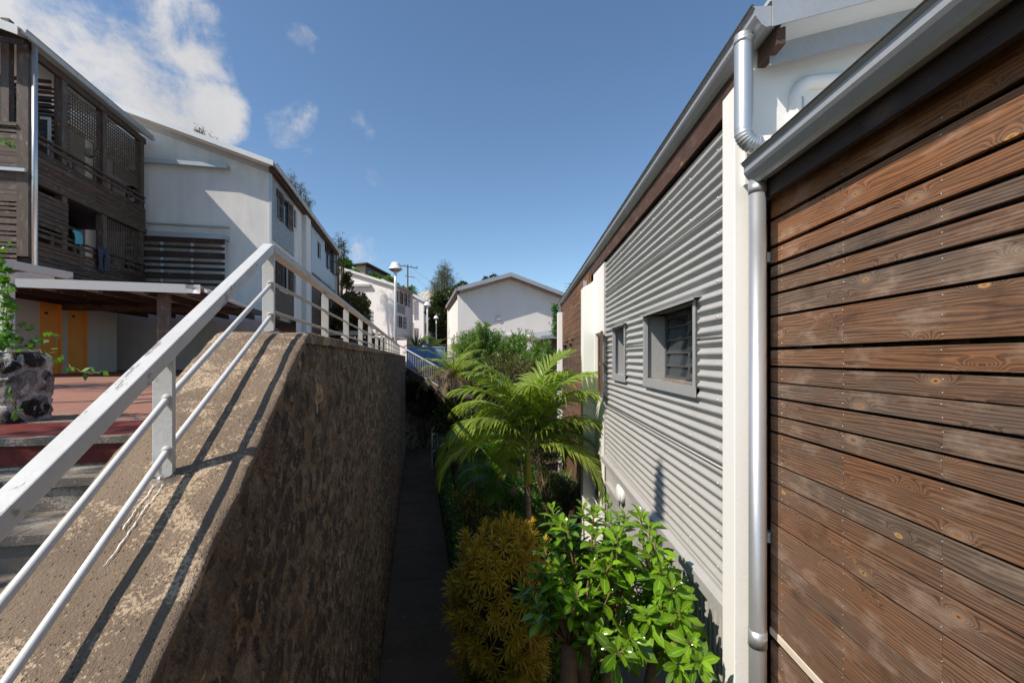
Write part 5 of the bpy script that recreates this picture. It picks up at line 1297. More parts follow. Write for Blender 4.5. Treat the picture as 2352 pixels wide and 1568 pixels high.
# ============================================================ PLANTER, PERGOLA, CAR
pc = L.hz(138, 970, PZ); zpt_ = PZ + .565
pl = empty('stone_planter', 'rough dark stone planter with white mortar at the left edge', 'planter', (pc.x - .7, pc.y + .4, PZ), L)
mbp = MB(); nn, hh2 = 110, 40
def ringpt(s):   # outline of the planter: front face then right side
    if s < .88: return (pcx - 1.9 + 1.9 * s / .88, pc.y, 0, -1)
    return (pcx, pc.y + .32 * (s - .88) / .12, 1, 0)
pcx = pc.x - .27
Ssd = np.repeat(np.linspace(0, 1, nn)[:, None] * 2.2, hh2 + 1, 1); Zz = np.repeat(np.linspace(0, zpt_ - PZ, hh2 + 1)[None, :], nn, 0)
d_, a_, b_ = cells(Ssd + .05 * np.sin(Zz * 14), Zz + .04 * np.sin(Ssd * 11), .20, seed=5, asp=1.25, jit=.6)
vs = []; tn = []
for i in range(nn):
    x, y, ax_, ay_ = ringpt(i / (nn - 1))
    for j in range(hh2 + 1):
        dd = min(1, d_[i, j] / .35) ** .5 * .022 + .010 * nz(i * .35, j * .35) + .006 * nz(i * .9, j * .9, 4); rr = .04 * max(0, (j / hh2 - .85) / .15) ** 2
        q_ = 1 if i / (nn - 1) < .88 else 0
        cx_ = (1 - min(1, abs(i / (nn - 1) - .88) / .03)) * .03
        vs.append((x + (dd - rr) * (1 - q_) - cx_, y - (dd - rr) * q_ + cx_, PZ - .02 + Zz[i, j])); tn.append((min(1, d_[i, j]), a_[i, j], b_[i, j]))
mbp.v = vs; mbp.t = tn; mbp.uv = [(p[0], p[2]) for p in vs]; mbp.f = [(i * (hh2 + 1) + j, (i + 1) * (hh2 + 1) + j, (i + 1) * (hh2 + 1) + j + 1, i * (hh2 + 1) + j + 1) for i in range(nn - 1) for j in range(hh2)]
part(pl, 'stone_sides', mbp, STONE2, smooth=True)
mb = MB(); mb.box(pc.x - 1.9, pc.x - .30, pc.y + .02, pc.y + .34, PZ, zpt_ - .02); part(pl, 'soil', mb, SOIL)
pg = empty('garden_pergola', 'peeling white timber pergola beams above the stone planter', 'pergola', L.hd(10, 805, 5), L)
dd5 = 4.9; a = L.hd(12, 800, dd5); zt = L.hd(12, 634, dd5).z
mb = MB(); mb.plank(a.x - .055, a.x + .055, a.y - .05, a.y + .05, PZ, zt, (.5, .5, .5), 'z'); part(pg, 'post', mb, WOODW, bevel=.004)
b0 = L.hd(-150, 575, 4.2); b1 = L.hd(164, 634, 5.4); mb = MB(); mb.beam(b0, b1, .05, .085); part(pg, 'beam', mb, WOODW, bevel=.005)
b0 = L.hd(-150, 632, dd5); b1 = L.hd(120, 634, dd5 + 1.4); b0 = L.hd(-150, 628, dd5 - .1); mb = MB(); mb.beam(b0, b1, .05, .08); part(pg, 'beam', mb, WOODW, bevel=.005)
# car
cr = L.hd(826, 784, 28.5)
cx0, cy0 = cr.x, cr.y
car = empty('parked_car', 'parked dark car behind the railing with only its roof showing', 'car', (cx0, cy0, PZ), L)
top = cr.z; zc_ = PZ
prof = [(-2.05, .35), (-2.1, .75), (-1.95, .95), (-1.2, 1.02), (-.75, 1.42), (-.4, 1.5), (.9, 1.5), (1.55, 1.1), (1.95, .98), (2.1, .7), (2.08, .35)]
sc_ = (top - PZ) / 1.5
mb = MB(); m = len(prof); ws = [(-.86, 0), (-.80, 1), (.80, 1), (.86, 0)]
vs = []
for wi, (wx, _) in enumerate(((-.84, 0), (.84, 0))):
    for (yy_, zz_) in prof:
        k_ = .84 if zz_ > 1.05 else 1
        vs.append((cx0 + wx * k_, cy0 + yy_, zc_ + zz_ * sc_))
mb.add(vs, [tuple(range(m - 1, -1, -1)), tuple(range(m, 2 * m))] + [(i, i + 1, i + 1 + m, i + m) for i in range(m - 1)] + [(m - 1, 0, m, 2 * m - 1)])
part(car, 'body', mb, m_paint('car_paint', (.05, .055, .06), .2, .05, 3, 0, 10, .001), bevel=.05)
for sx in (-1, 1):
    mb = MB(); x = cx0 + sx * .79
    mb.add([(x + sx * .02, cy0 - .95, zc_ + 1.04 * sc_), (x + sx * .02, cy0 + 1.4, zc_ + 1.06 * sc_), (x - sx * .08, cy0 + .85, zc_ + 1.42 * sc_), (x - sx * .08, cy0 - .45, zc_ + 1.42 * sc_)], [(0, 1, 2, 3)]); part(car, 'side_window', mb, GLASS)
    for sy_ in (-1.3, 1.3):
        mb = MB(); mb.lathe((cx0 + sx * .72, cy0 + sy_, zc_ + .31), [(.0001, .10), (.2, .11), (.22, .13), (.31, .13), (.32, .0), (.0001, 0)], 20, ax=(sx, 0, 0)); part(car, 'wheel', mb, DARK, smooth=True)
mb = MB(); mb.add([(cx0 - .68, cy0 - 1.18, zc_ + 1.05 * sc_), (cx0 + .68, cy0 - 1.18, zc_ + 1.05 * sc_), (cx0 + .6, cy0 - .78, zc_ + 1.42 * sc_), (cx0 - .6, cy0 - .78, zc_ + 1.42 * sc_)], [(0, 1, 2, 3)]); part(car, 'rear_window', mb, GLASS, solid=.01)
# ============================================================ PLANTS
def rv():
    while True:
        v = Vector((ru(-1, 1), ru(-1, 1), ru(-1, 1)))
        if .05 < v.length < 1: return v.normalized()
def leaf(mb, p, d, n, ln, wd, tone, droop=.15, fold=.12, seg=4, shape=(0, .55, 1, .8, 0), wavy=0):
    d = Vector(d).normalized(); s = d.cross(n)
    if s.length < 1e-4: s = d.orthogonal()
    s.normalize(); n = s.cross(d); vs = []; uv = []
    for i in range(seg + 1):
        t = i / seg; c = p + d * (ln * t) - Vector((0, 0, 1)) * (droop * ln * t * t); w = shape[i] * wd / 2 if seg == 4 else wd / 2 * math.sin(PI * min(1, t * .9 + .08))
        wv = wavy * wd * (1 if i % 2 else -1)
        vs += [c - s * w + n * (fold * w * 2 + wv), c, c + s * w + n * (fold * w * 2 - wv)]; uv += [(t, 0), (t, .5), (t, 1)]
    fs = []
    for i in range(seg):
        a = i * 3; fs += [(a, a + 1, a + 4, a + 3), (a + 1, a + 2, a + 5, a + 4)]
    mb.add(vs, fs, tone, uv)
def quick(mb, p, d, n, ln, wd, tone):
    d = Vector(d); s = d.cross(n)
    if s.length < 1e-4: s = d.orthogonal()
    s.normalize(); s = s * wd / 2
    mb.add([p, p + d * ln * .45 - s, p + d * ln, p + d * ln * .45 + s], [(0, 1, 2, 3)], tone, [(0, .5), (.5, 0), (1, .5), (.5, 1)])
def frond(ml, mr_, p, az, el, ln, curl, nl, ll, lw, tone, vee=.5, hang=.25, twist=0.0, r0=.022, dry=None):
    """one pinnate frond: a bending midrib with a leaflet pair at every step"""
    pts = []; q = Vector(p); h = Vector((math.cos(az), math.sin(az), 0)); a = el; seg = 22; step = ln / seg
    for i in range(seg + 1):
        pts.append(q.copy()); t = i / seg; a = el - curl * (t ** 1.35); q = q + (h * math.cos(a) + Vector((0, 0, math.sin(a)))) * step
    mr_.tube(pts, [r0 * (1 - .85 * i / seg) + .002 for i in range(seg + 1)], 6, tone)
    for k in range(nl):
        t = .13 + .87 * (k + .5) / nl; f = t * seg; i = min(seg - 1, int(f)); c = pts[i].lerp(pts[i + 1], f - i); d = (pts[i + 1] - pts[i]).normalized()
        sd = d.cross(Vector((0, 0, 1))); 
        if sd.length < .1: sd = Vector((-h.y, h.x, 0))
        sd.normalize(); up = sd.cross(d).normalized()
        L_ = ll * (math.sin(PI * (.14 + .80 * t)) ** .7) * ru(.88, 1.08)
        for s in (-1, 1):
            dd = (sd * s * math.cos(vee) + up * math.sin(vee) * ru(.6, 1.3) + d * (.45 + .75 * t) + rv() * .10).normalized()
            tt = (min(1, max(0, tone[0] + ru(-.25, .25))), min(1, max(0, tone[1] + ru(-.25, .25))), rnd())
            leaf(ml, c, dd, up, L_, lw * ru(.8, 1.15), tt, hang * ru(.6, 1.5), .16, 4, (.35, 1, .95, .6, 0))
def palm(name, label, base, ht, crown_n, fl, ll, lw, mat, trunk_r, shaft, group=None, az0=0.3, els=(1.35, -.15), curl=(1.3, 1.9), fr=W, nl=34, tr_mat=None, lean=(0, 0), tone=(.4, .5), clear=False, hang=1.0):
    o = empty(name, label, 'palm', base, W, group); b = Vector(base)
    top = b + Vector((lean[0], lean[1], ht)); mb = MB(); n = 40; pts = []; rad = []
    for i in range(n + 1):
        t = i / n; pts.append(b.lerp(top, t) + Vector((.02 * math.sin(t * 4), 0, 0))); rad.append(trunk_r * (1.18 - .3 * t) * (1 + (.05 if i % 2 else -.01)))
    mb.tube(pts, rad, 16); part(o, 'trunk', mb, tr_mat or TRUNK, smooth=True)
    mb = MB(); sh = top + Vector((0, 0, shaft)); mb.tube([top, top + Vector((0, 0, .04)), top.lerp(sh, .5), sh], [trunk_r * .95, trunk_r * 1.08, trunk_r * .9, trunk_r * .5], 16); part(o, 'crown_shaft', mb, SHAFT, smooth=True)
    ml, mr_ = MB(), MB()
    for k in range(crown_n):
        t = k / (crown_n - 1); az = az0 + k * 2.399963; el = els[0] + (els[1] - els[0]) * t + ru(-.08, .08)
        if math.sin(az) < -.55 and t > .35 and clear: continue
        frond(ml, mr_, sh - Vector((0, 0, shaft * .25 * t)), az, el, fl * ru(.88, 1.08), curl[0] + (curl[1] - curl[0]) * t * ru(.8, 1.2), nl, ll, lw, (min(1, tone[0] + .4 * t * rnd()), tone[1] + ru(-.1, .2), rnd()), ru(.1, .5), hang * ru(.12, .3))
    part(o, 'fronds', ml, mat); part(o, 'midribs', mr_, MIDRIB, smooth=True); return o, sh
TRUNK = m_flat('palm_trunk', (.21, .135, .10), (.15, .10, .08), 3, .8, .4, 30, c2=(.27, .2, .15))
def trunk_rings():
    t = NT('ringed_trunk'); o = t.obj(); sp_ = t.n('ShaderNodeSeparateXYZ'); t.l(o, sp_.inputs[0])
    n = t.noise(o, 6, 4, .6); z = t.math('ADD', sp_.outputs[2], t.math('MULTIPLY', n, .02)); w = t.math('FRACT', t.math('MULTIPLY', z, 9.0)); r = t.mr(w, .0, .13, 1, 0)
    c = t.mix(t.mr(n, .35, .65), (.17, .105, .08), (.25, .165, .13)); c = t.mix(t.math('MULTIPLY', r, .8), c, (.05, .03, .025))
    return t.bsdf(c, .75, 0, t.math('ADD', t.math('MULTIPLY', r, -1.0), t.math('MULTIPLY', n, .3)), .5, .01)
TRUNK = trunk_rings()
SHAFT = m_flat('palm_shaft', (.38, .34, .03), (.24, .27, .04), 4, .45, .15, 20, c2=(.25, .18, .1))
MIDRIB = m_flat('palm_midrib', (.22, .25, .06), (.16, .2, .04), 4, .5, .1, 20)
# main palm
dpal = 8.3; pb = W.hd(1213, 1235, dpal); pb.z = 0.0
sh_top = W.hd(1211, 1005, dpal).z; tr_top = W.hd(1211, 1112, dpal).z
o, sh = palm('feather_palm', 'tall palm with ringed brown trunk, yellow green shaft and wide arching fronds', pb, tr_top, 34, 1.85, .62, .045, L_PALM, .062, sh_top - tr_top, az0=.5, els=(1.5, .35), curl=(1.25, 2.2), nl=50, clear=True, hang=2.2)
mb = MB()
for s, n_ in ((-1, 40), (1, 40)):
    c = Vector((pb.x, pb.y - .05, tr_top - .01)); e = c + Vector((s * .30, -.1, -.05 if s < 0 else .10)); mb.tube([c, c.lerp(e, .6) + Vector((0, 0, .03)), e], [.012, .008, .005], 6)
    for k in range(n_): a = c.lerp(e, ru(.7, 1)); mb.tube([a, a + rv() * .11], [.004, .003], 4)
part(o, 'flower_stalks', mb, m_flat('flower_stalk', (.45, .33, .18), (.3, .22, .1), 8, .8, .2, 20), smooth=True)
# young palms
p2 = W.hd(1147, 1195, 10.2); p2.z = 0.0; palm('young_palm', 'slim young palm standing just left of the tall palm', p2, W.hd(1147, 1120, p2.y).z, 12, 1.25, .45, .035, L_PALM2, .04, .3, az0=1.9, els=(1.4, .2), curl=(1.2, 1.8), nl=24, tone=(.25, .45))
p3 = W.hd(1330, 1000, 9.6); p3.z = 0
p4 = W.hd(1085, 1060, 15); p4.z = 0; palm('young_palm', 'shaded young palm whose fronds reach over the dark path railing', p4, 1.4, 9, 1.7, .42, .03, L_PALM2, .05, .3, az0=2.2, els=(1.2, .2), curl=(1.2, 1.7), nl=24, tone=(.1, .2))
# browning palm by the stair
p5 = W.hd(1042, 900, 17.5); zt5 = W.hd(1042, 868, 17.5).z; b5 = Vector((p5.x, p5.y, 0))
o5 = empty('browning_palm', 'palm with drying brown lower fronds beside the timber stair', 'palm', b5, W)
mb = MB(); mb.tube([b5, b5 + Vector((0, 0, zt5 * .5)), Vector((b5.x, b5.y, zt5))], [.07, .06, .06], 12); part(o5, 'trunk', mb, TRUNK, smooth=True)
ml, mr_, md, mrd = MB(), MB(), MB(), MB()
for k in range(30):
    az = k * 2.4; t = k / 29; dry = t > .5
    frond(md if dry else ml, mrd if dry else mr_, (b5.x, b5.y, zt5), az, 1.4 - 1.3 * t, ru(1.4, 2.0), 1.2 + .9 * t, 30, .42, .026, (.5 if not dry else ru(.0, .6), ru(.3, .8), 0), .3, .35)
part(o5, 'green_fronds', ml, L_PALM); part(o5, 'midribs', mr_, MIDRIB); part(o5, 'dry_fronds', md, L_DRY); part(o5, 'dry_midribs', mrd, TWIG)
# palms above the blue sheet
def tuft(name, label, c, n, ln, wd, mat, el=(.5, 1.4), group=None, tone=.5, bend=.25, cat='plant'):
    mb = MB(); c = Vector(c)
    for i in range(n):
        az = ru(0, 2 * PI); e = ru(*el); d = Vector((math.cos(az) * math.cos(e), math.sin(az) * math.cos(e), math.sin(e)))
        leaf(mb, c + rv() * .04, d, Vector((0, 0, 1)), ln * ru(.6, 1.1), wd * ru(.7, 1.2), (rnd(), max(0, min(1, tone + ru(-.3, .3))), rnd()), bend, .2, 4, (.8, 1, .85, .5, 0))
    return single(name, label, cat, mb, mat, c, W, group=group)
for (u, v, d, s, lab) in ((962, 806, 27.5, 1.5, 'dark low palm above the left part of the blue sheeting'), (996, 806, 27.2, 1.3, 'greyish low palm above the right part of the blue sheeting')):
    c = W.hd(u, v, d); o = empty('low_palm', lab, 'palm', (c.x, c.y, PZ), W); ml, mr_ = MB(), MB()
    for k in range(15): frond(ml, mr_, c, k * 2.4, ru(.2, 1.3), s * ru(.8, 1.1), 1.0, 20, .40, .035, (rnd(), ru(.0, .5), 0), .3, .2, r0=.015)
    mb = MB(); mb.tube([(c.x, c.y, PZ - .2), c], .09, 8); part(o, 'trunk', mb, TRUNK); part(o, 'fronds', ml, L_PALM2 if s > 1.4 else L_SILV); part(o, 'midribs', mr_, MIDRIB)
c = W.hd(955, 806, 26.8); tuft('spiky_yucca', 'spiky narrow leaved plant rising above the blue sheeting', c, 26, 1.5, .05, L_DARK, (1.0, 1.5), tone=.6, bend=.05)

def trunks(o, mb, base, tips, r, n=8, mat=None):
    for t in tips: 
        m = Vector(base).lerp(Vector(t), .5) + rv() * .06; mb.tube([base, m, t], [r, r * .7, r * .3], n)
BARK2 = m_flat('red_bark', (.26, .145, .08), (.16, .10, .06), 9, .85, 1.0, 30, c2=(.38, .19, .08))
# --- glossy bush (right foreground)
gc = W.hd(1400, 1322, 3.6); gbb = Vector((gc.x - .02, gc.y + .05, 0))
og = empty('glossy_green_bush', 'bright green bush with large glossy leaves in front of the corrugated wall', 'bush', gbb, W)
mb = MB(); ml = MB(); rg = []
zc = gc.z; 
tr_ = [(-.26, -.12), (.02, .05), (.30, .0), (-.12, .2)]
heads = []
for (a, b) in tr_:
    bp = gbb + Vector((a * .5, b * .5, 0)); tp = Vector((gc.x + a * 1.3, gc.y + b, zc - .46)); mb.tube([bp, bp.lerp(tp, .35) + Vector((.04, 0, 0)), bp.lerp(tp, .7) + Vector((-.05, 0, 0)), tp], ([.085, .075, .062, .045] if a > -.2 else [.12, .105, .085, .06]), 12); heads.append(tp)
shoots = []
def in_crown():
    while True:
        v = Vector((ru(-1, 1), ru(-1, 1), ru(-1, 1)))
        if v.length < 1 and (v.length > .45 or rnd() < .3): return v
for i in range(125):
    v = in_crown() * ru(.75, 1.12); tip = Vector((gc.x + v.x * .70, gc.y + v.y * .6, zc - .04 + v.z * .56 - .12 * max(0, v.x)))
    if tip.x > 1.22 and tip.y < 3.3: tip.x = 1.16
    tip.x = min(tip.x, 1.30)
    h = min(heads, key=lambda q: (q - tip).length); a = h + (tip - h) * .0
    m = h.lerp(tip, .5) + Vector((0, 0, -.08)) + rv() * .04; mb.tube([h, m, tip], [.012, .008, .004], 5)
    shoots.append((tip, (tip - m).normalized(), 12)); rnd() < .45 and shoots.append((m.lerp(tip, .45), ((tip - m).normalized() + rv() * .5).normalized(), 7))
# single tall shoots at the top and the branch reaching right
for (u, v, d) in ((1268, 1165, 3.9), (1340, 1160, 3.9), (1365, 1175, 3.8), (1400, 1195, 3.5), (1470, 1175, 3.4), (1490, 1205, 3.3), (1300, 1200, 3.7), (1435, 1180, 3.5), (1520, 1290, 3.2), (1545, 1340, 3.1), (1560, 1400, 3.0), (1240, 1300, 3.5), (1235, 1390, 3.3), (1590, 1470, 2.8), (1610, 1515, 2.7), (1560, 1520, 2.85), (1250, 1250, 3.7), (1505, 1240, 3.25)):
    tip = W.hd(u, v, d); h = min(heads, key=lambda q: (q - tip).length); m = h.lerp(tip, .6) + Vector((0, 0, -.05)); mb.tube([h, m, tip], [.012, .008, .004], 5); shoots.append((tip, Vector((tip.x - m.x, tip.y - m.y, tip.z - m.z + .15)).normalized(), 13))
for tip, ax, n in shoots:
    a0 = ru(0, 6); 
    for k in range(n):
        az = a0 + k * 2.4; t = k / n
        perp = ax.orthogonal().normalized(); q = Quaternion(ax, az); r = q @ perp
        d = (r * (.95 - .45 * (1 - t)) + ax * (.75 - .9 * t) + Vector((0, 0, .12))).normalized()
        sz = ru(.45, 1.1) * (.55 + .55 * t); y_ = 1 - t
        leaf(ml, tip - ax * (.16 * t) + r * .01, d, ax, .195 * sz, .076 * sz, (min(1, max(0, .25 + .6 * y_ * rnd() + ru(-.2, .3))), ru(.2, .95), rnd()), ru(.05, .45), ru(.05, .2), 4, (.25, .7, 1, .85, 0), ru(0, .05))
part(og, 'trunks', mb, BARK2, smooth=True); part(og, 'leaves', ml, L_GLOSS, smooth=True)
# --- croton
cc_ = W.hd(1152, 1395, 5.6); cb = Vector((cc_.x, cc_.y, 0)); oc = empty('yellow_croton_bush', 'tall bush of narrow yellow and green leaves beside the dark path', 'bush', cb, W)
mb = MB(); ml = MB(); n = 0; pts = []
htc = W.hd(1150, 1215, 5.6).z
while len(pts) < 340:
    a = ru(0, 2 * PI); z = ru(.25, 1); rr = .70 * math.sqrt(max(0, 1 - ((z - .62) / .45) ** 2)) if z > .62 else .70 * (.55 + .45 * (z - .2) / .42); k = ru(.62, 1.04)
    p = Vector((cb.x + math.cos(a) * rr * k, cb.y + math.sin(a) * rr * k, htc * z + ru(-.1, .06)))
    pts.append((p, Vector((math.cos(a) * rr * 1.1, math.sin(a) * rr * 1.1, .25 + 1.3 * max(0, z - .45))).normalized(), z))
for (u, v) in ((1108, 1225), (1175, 1205), (1155, 1215), (1200, 1212), (1222, 1235), (1060, 1290), (1080, 1260), (1035, 1335), (1250, 1245), (1130, 1240)):
    pts.append((W.hd(u, v, 5.6 + ru(-.3, .3)), Vector((0, 0, 1)), 1.1))
for p, ax, z in pts:
    m = Vector((cb.x, cb.y, p.z * .6)); mb.tube([Vector((cb.x + ru(-.08, .08), cb.y, p.z * .35)), m.lerp(p, .5), p], [.012, .008, .004], 4)
    for k in range(26):
        t = k / 26; r = Quaternion(ax, k * 2.4) @ ax.orthogonal().normalized(); d = (r * (.25 + .85 * t) + ax * (1.0 - 1.0 * t)).normalized()
        yel = min(1, max(0, (.68 + .4 * (z - .6)) + ru(-.4, .4)))
        leaf(ml, p - ax * .10 * t, d, ax, ru(.11, .17), .017, (yel, ru(.3, .9), rnd()), ru(.05, .35), .1, 4, (.5, .8, 1, .8, .25))
mb.tube([cb, cb + Vector((0, 0, 1.2))], [.05, .03], 8); part(oc, 'branches', mb, TWIG); part(oc, 'leaves', ml, L_CROT)

def clump(ml, c, r, n, ln, wd, tone0=.5, up=.3, flat=1.0, shell=.55, q=True, bright=(.1, .9)):
    for _ in range(n):
        v = rv() * (ru(shell, 1) ** .6); p = Vector((c[0] + v.x * r[0], c[1] + v.y * r[1], c[2] + v.z * r[2] * flat)); d = (v + rv() * .8 + Vector((0, 0, up))).normalized()
        quick(ml, p, d, rv(), ln * ru(.6, 1.3), wd * ru(.7, 1.3), (min(1, max(0, tone0 + ru(-.5, .5))), ru(*bright), rnd()))
def bush(name, label, c, r, n, ln, wd, mat, sub=14, cat='bush', group=None, bmat=None, up=.3, tone0=.5, base_z=0.0, subr=(.3, .55)):
    b = Vector((c[0], c[1], base_z)); o = empty(name, label, cat, b, W, group); ml, mb = MB(), MB()
    for i in range(sub):
        v = rv() * ru(.35, .9); sc = Vector((c[0] + v.x * r[0], c[1] + v.y * r[1], c[2] + v.z * r[2])); k = ru(*subr)
        clump(ml, sc, (r[0] * k, r[1] * k, r[2] * k), n // sub, ln, wd, tone0 + ru(-.25, .25), up, bright=(ru(0, .3), ru(.6, 1)))
        m = b.lerp(sc, .5) + rv() * .1; mb.tube([b, m, sc], [.03 + r[0] * .015, .02, .008], 5)
    part(o, 'branches', mb, bmat or TWIG); part(o, 'leaves', ml, mat); return o
# feathery bushes in front of the white gable
for i, (u, v, d, rx, rz_, lab) in enumerate(((1092, 775, 20, .75, 1.0, 'feathery green bush, leftmost in front of the white gable'), (1120, 790, 21, .8, 1.1, 'feathery green bush with the highest tip before the white gable'), (1180, 795, 20.5, .95, 1.0, 'feathery green bush in the middle before the white gable'), (1232, 812, 20, .9, .8, 'feathery green bush at the right below the round cream lamp'), (1145, 850, 19, 1.2, 1.0, 'feathery bush behind the top of the tall palm'))):
    c = W.hd(u, v, d); z0 = PZ - 1.6; b = Vector((c.x, c.y, z0)); o = empty('feathery_bush', lab, 'bush', b, W, 'feathery bushes before the gable'); ml, mb = MB(), MB()
    for k in range(90):
        vv_ = rv(); vv_ = vv_ * ru(.5, 1.2); tip = Vector((c.x + vv_.x * rx * 1.2, c.y + vv_.y * rx, c.z + vv_.z * rz_ * .9 - .22)); m = b.lerp(tip, .55); mb.tube([b, m, tip], [.02, .012, .004], 4, cap=False)
        ax = (tip - m).normalized() + Vector((0, 0, .5)); ax.normalize()
        for q in range(80):
            t = rnd(); r = Quaternion(ax, ru(0, 6.28)) @ ax.orthogonal().normalized(); d_ = (r * .75 + ax * ru(.3, 1)).normalized()
            quick(ml, tip - ax * .55 * t + rv() * .07, d_, rv(), ru(.12, .22), .030, (rnd(), ru(.1, 1), rnd()))
    part(o, 'branches', mb, TWIG); part(o, 'leaves', ml, L_FEATH)
c = W.hd(1205, 860, 17); bush('shaded_shrub', 'brownish shrub behind the right fronds of the tall palm', c, (2.0, .8, .9), 5000, .13, .03, L_BROWN, 20)
# silvery shrub near the building
c = W.hd(1283, 1130, 10.4); c.z -= .1; bush('silvery_shrub', 'pale silvery green shrub at the foot of the timber clad bay', c, (.45, .5, .60), 6500, .085, .016, L_SILV, 13, up=1.0, subr=(.25, .6))
c = W.hd(1300, 1095, 10.8); tuft('long_grass', 'tuft of long narrow grass leaves above the silvery shrub', (c.x, c.y, c.z - .35), 60, .75, .02, L_GRASS, (.9, 1.5), tone=.5)
# twiggy dry shrub
c = W.hz(1080, 1240, .3); b = Vector((c.x, c.y, 0)); o = empty('twiggy_shrub', 'almost bare twiggy shrub with a few yellow leaves behind the croton bush', 'bush', b, W); mb, ml = MB(), MB()
for k in range(34):
    a = ru(0, 6.28); tip = b + Vector((math.cos(a) * ru(.1, .65), math.sin(a) * ru(.1, .5), ru(.9, 1.6))); m = b.lerp(tip, .5) + rv() * .1; mb.tube([b, m, tip], [.014, .008, .003], 5)
    for j in range(3): mb.tube([m.lerp(tip, .4), tip + rv() * .18], [.005, .002], 4)
    if rnd() < .55: clump(ml, tip, (.08, .08, .08), 8, .08, .035, .8)
part(o, 'twigs', mb, TWIG); part(o, 'leaves', ml, L_CROT)
# ivy on the garden fence and groundcover
mb = MB()
for i in range(15000):
    y = 4.4 + 16 * rnd() ** 1.15; x = .84 + abs(random.gauss(0, .13)); z = max(.02, (1.0 + .25 * nz(y * 1.5, 3)) * (1 - rnd() ** 1.7) * (.35 if y < 6.8 else .95)); 
    v = rv(); v.z = abs(v.z) * .5; quick(mb, Vector((x - .06 * rnd(), y, z)), v, rv(), ru(.05, .10), ru(.04, .07), (rnd(), ru(0, .9), rnd()))
single('ivy_hedge', 'dark leafy creeper covering the green wire fence along the path', 'creeper', mb, L_IVY, (.9, 8, 0), L)
mb = MB()
for i in range(42000):
    x = 1.0 + 4.2 * rnd(); y = 3.2 + 19 * rnd() ** 1.5; e = .12 + .28 * (nz(x * .8, y * .8) + .4); 
    v = rv(); v.z = abs(v.z) + .5; v.normalize(); quick(mb, Vector((x, y, max(.0, e * rnd()))), v, rv(), ru(.07, .16), ru(.012, .045), (rnd(), ru(0, .9), rnd()))
single('ground_cover', None, None, mb, L_GRASS, (2, 8, 0), L, kind='stuff')
mb = MB()   # fallen leaves on the path
for i in range(420):
    x = XF + .1 + 1.15 * rnd(); y = 5.6 + 12 * rnd(); a = ru(0, 6.28); quick(mb, Vector((x, y, .006 + .01 * rnd())), Vector((math.cos(a), math.sin(a), .1)), Vector((0, 0, 1)), ru(.03, .13), ru(.008, .03), (rnd(), ru(.2, 1), 0))
single('fallen_leaves', None, None, mb, L_DRY, (0, 8, 0), L, kind='stuff')
# dark hedge at the end
c = W.hd(985, 930, 24.3)
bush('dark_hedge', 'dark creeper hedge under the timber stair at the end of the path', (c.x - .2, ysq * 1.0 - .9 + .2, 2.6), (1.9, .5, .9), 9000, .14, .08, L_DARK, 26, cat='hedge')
# understorey right of palm
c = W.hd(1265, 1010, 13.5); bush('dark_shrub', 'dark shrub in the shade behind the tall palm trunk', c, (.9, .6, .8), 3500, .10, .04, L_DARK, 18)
c = W.hd(1180, 1120, 15); c.z = .5; bush('low_dark_shrub', 'low green shrub between the palm trunks', c, (1.5, 1.2, .6), 6000, .11, .035, L_IVY, 22)
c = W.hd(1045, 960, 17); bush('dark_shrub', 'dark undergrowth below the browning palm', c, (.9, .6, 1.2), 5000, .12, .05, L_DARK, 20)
# timber posts and boards of a shaded porch behind the palm
po = empty('garden_porch', 'shaded timber porch posts and boards behind the tall palm', 'porch', W.hd(1258, 1100, 15.5), W)
mb = MB(); q = W.hd(1238, 1000, 15.2); q1 = W.hd(1285, 1000, 15.2)
for x in (q.x, q1.x): mb.plank(x - .06, x + .06, q.y, q.y + .12, 0, 3.4, (.6, .6, .3), 'z')
for z in (1.0, 1.35, 1.7, 3.3): mb.plank(q.x, q1.x + .5, q.y - .03, q.y, z, z + .09, (.4, .6, .3), 'x')
mb.plank(q.x - .5, q1.x + .6, q.y - .1, q.y + 2, 3.4, 3.5, (.4, .6, .3), 'x'); part(po, 'timbers', mb, WOODF)
# thin pale railing against the wooden bay
# planter vines
mb = MB(); ms = MB(); pv = pl; zt = zpt_ + .02
for i in range(230):
    s = rnd(); p = Vector((pc.x - 1.75 + 1.5 * s ** .7, pc.y + ru(-.03, .35), zt + ru(-.02, .07 + .05 * nz(s * 9, 2)))); v = rv(); v.z = abs(v.z); quick(mb, p, v, Vector((ru(-.5, .5), ru(-.5, .5), 1)), ru(.04, .08), ru(.035, .065), (ru(.2, 1), ru(.3, 1), rnd()))
def vine(pts, n, sz=.06):
    pts = [L.hd(u, v, d) for u, v, d in pts]; fine = []
    for i in range(len(pts) - 1):
        for k in range(8): fine.append(pts[i].lerp(pts[i + 1], k / 8) + rv() * .012)
    fine.append(pts[-1]); ms.tube(fine, .0028, 5)
    for k in range(n):
        p = random.choice(fine); v = rv(); quick(mb, p, v, rv(), sz * ru(.6, 1.3), sz * ru(.5, .9), (ru(.3, 1), ru(.4, 1), rnd()))
vine([(-30, 690, 3.5), (30, 742, 3.55), (100, 765, 3.6), (140, 770, 3.6)], 14); vine([(-20, 800, 3.5), (90, 805, 3.5), (140, 828, 3.5), (195, 858, 3.5), (235, 852, 3.45)], 16)
vine([(-10, 560, 3.6), (12, 640, 3.6), (20, 700, 3.6), (10, 790, 3.6)], 60, .07); vine([(5, 800, 3.5), (15, 740, 3.5), (0, 640, 3.5)], 60, .07); vine([(20, 900, 3.3), (40, 935, 3.3), (25, 960, 3.3)], 8); vine([(-20, 590, 3.6), (8, 566, 3.6), (28, 560, 3.6), (33, 570, 3.6)], 6, .04)
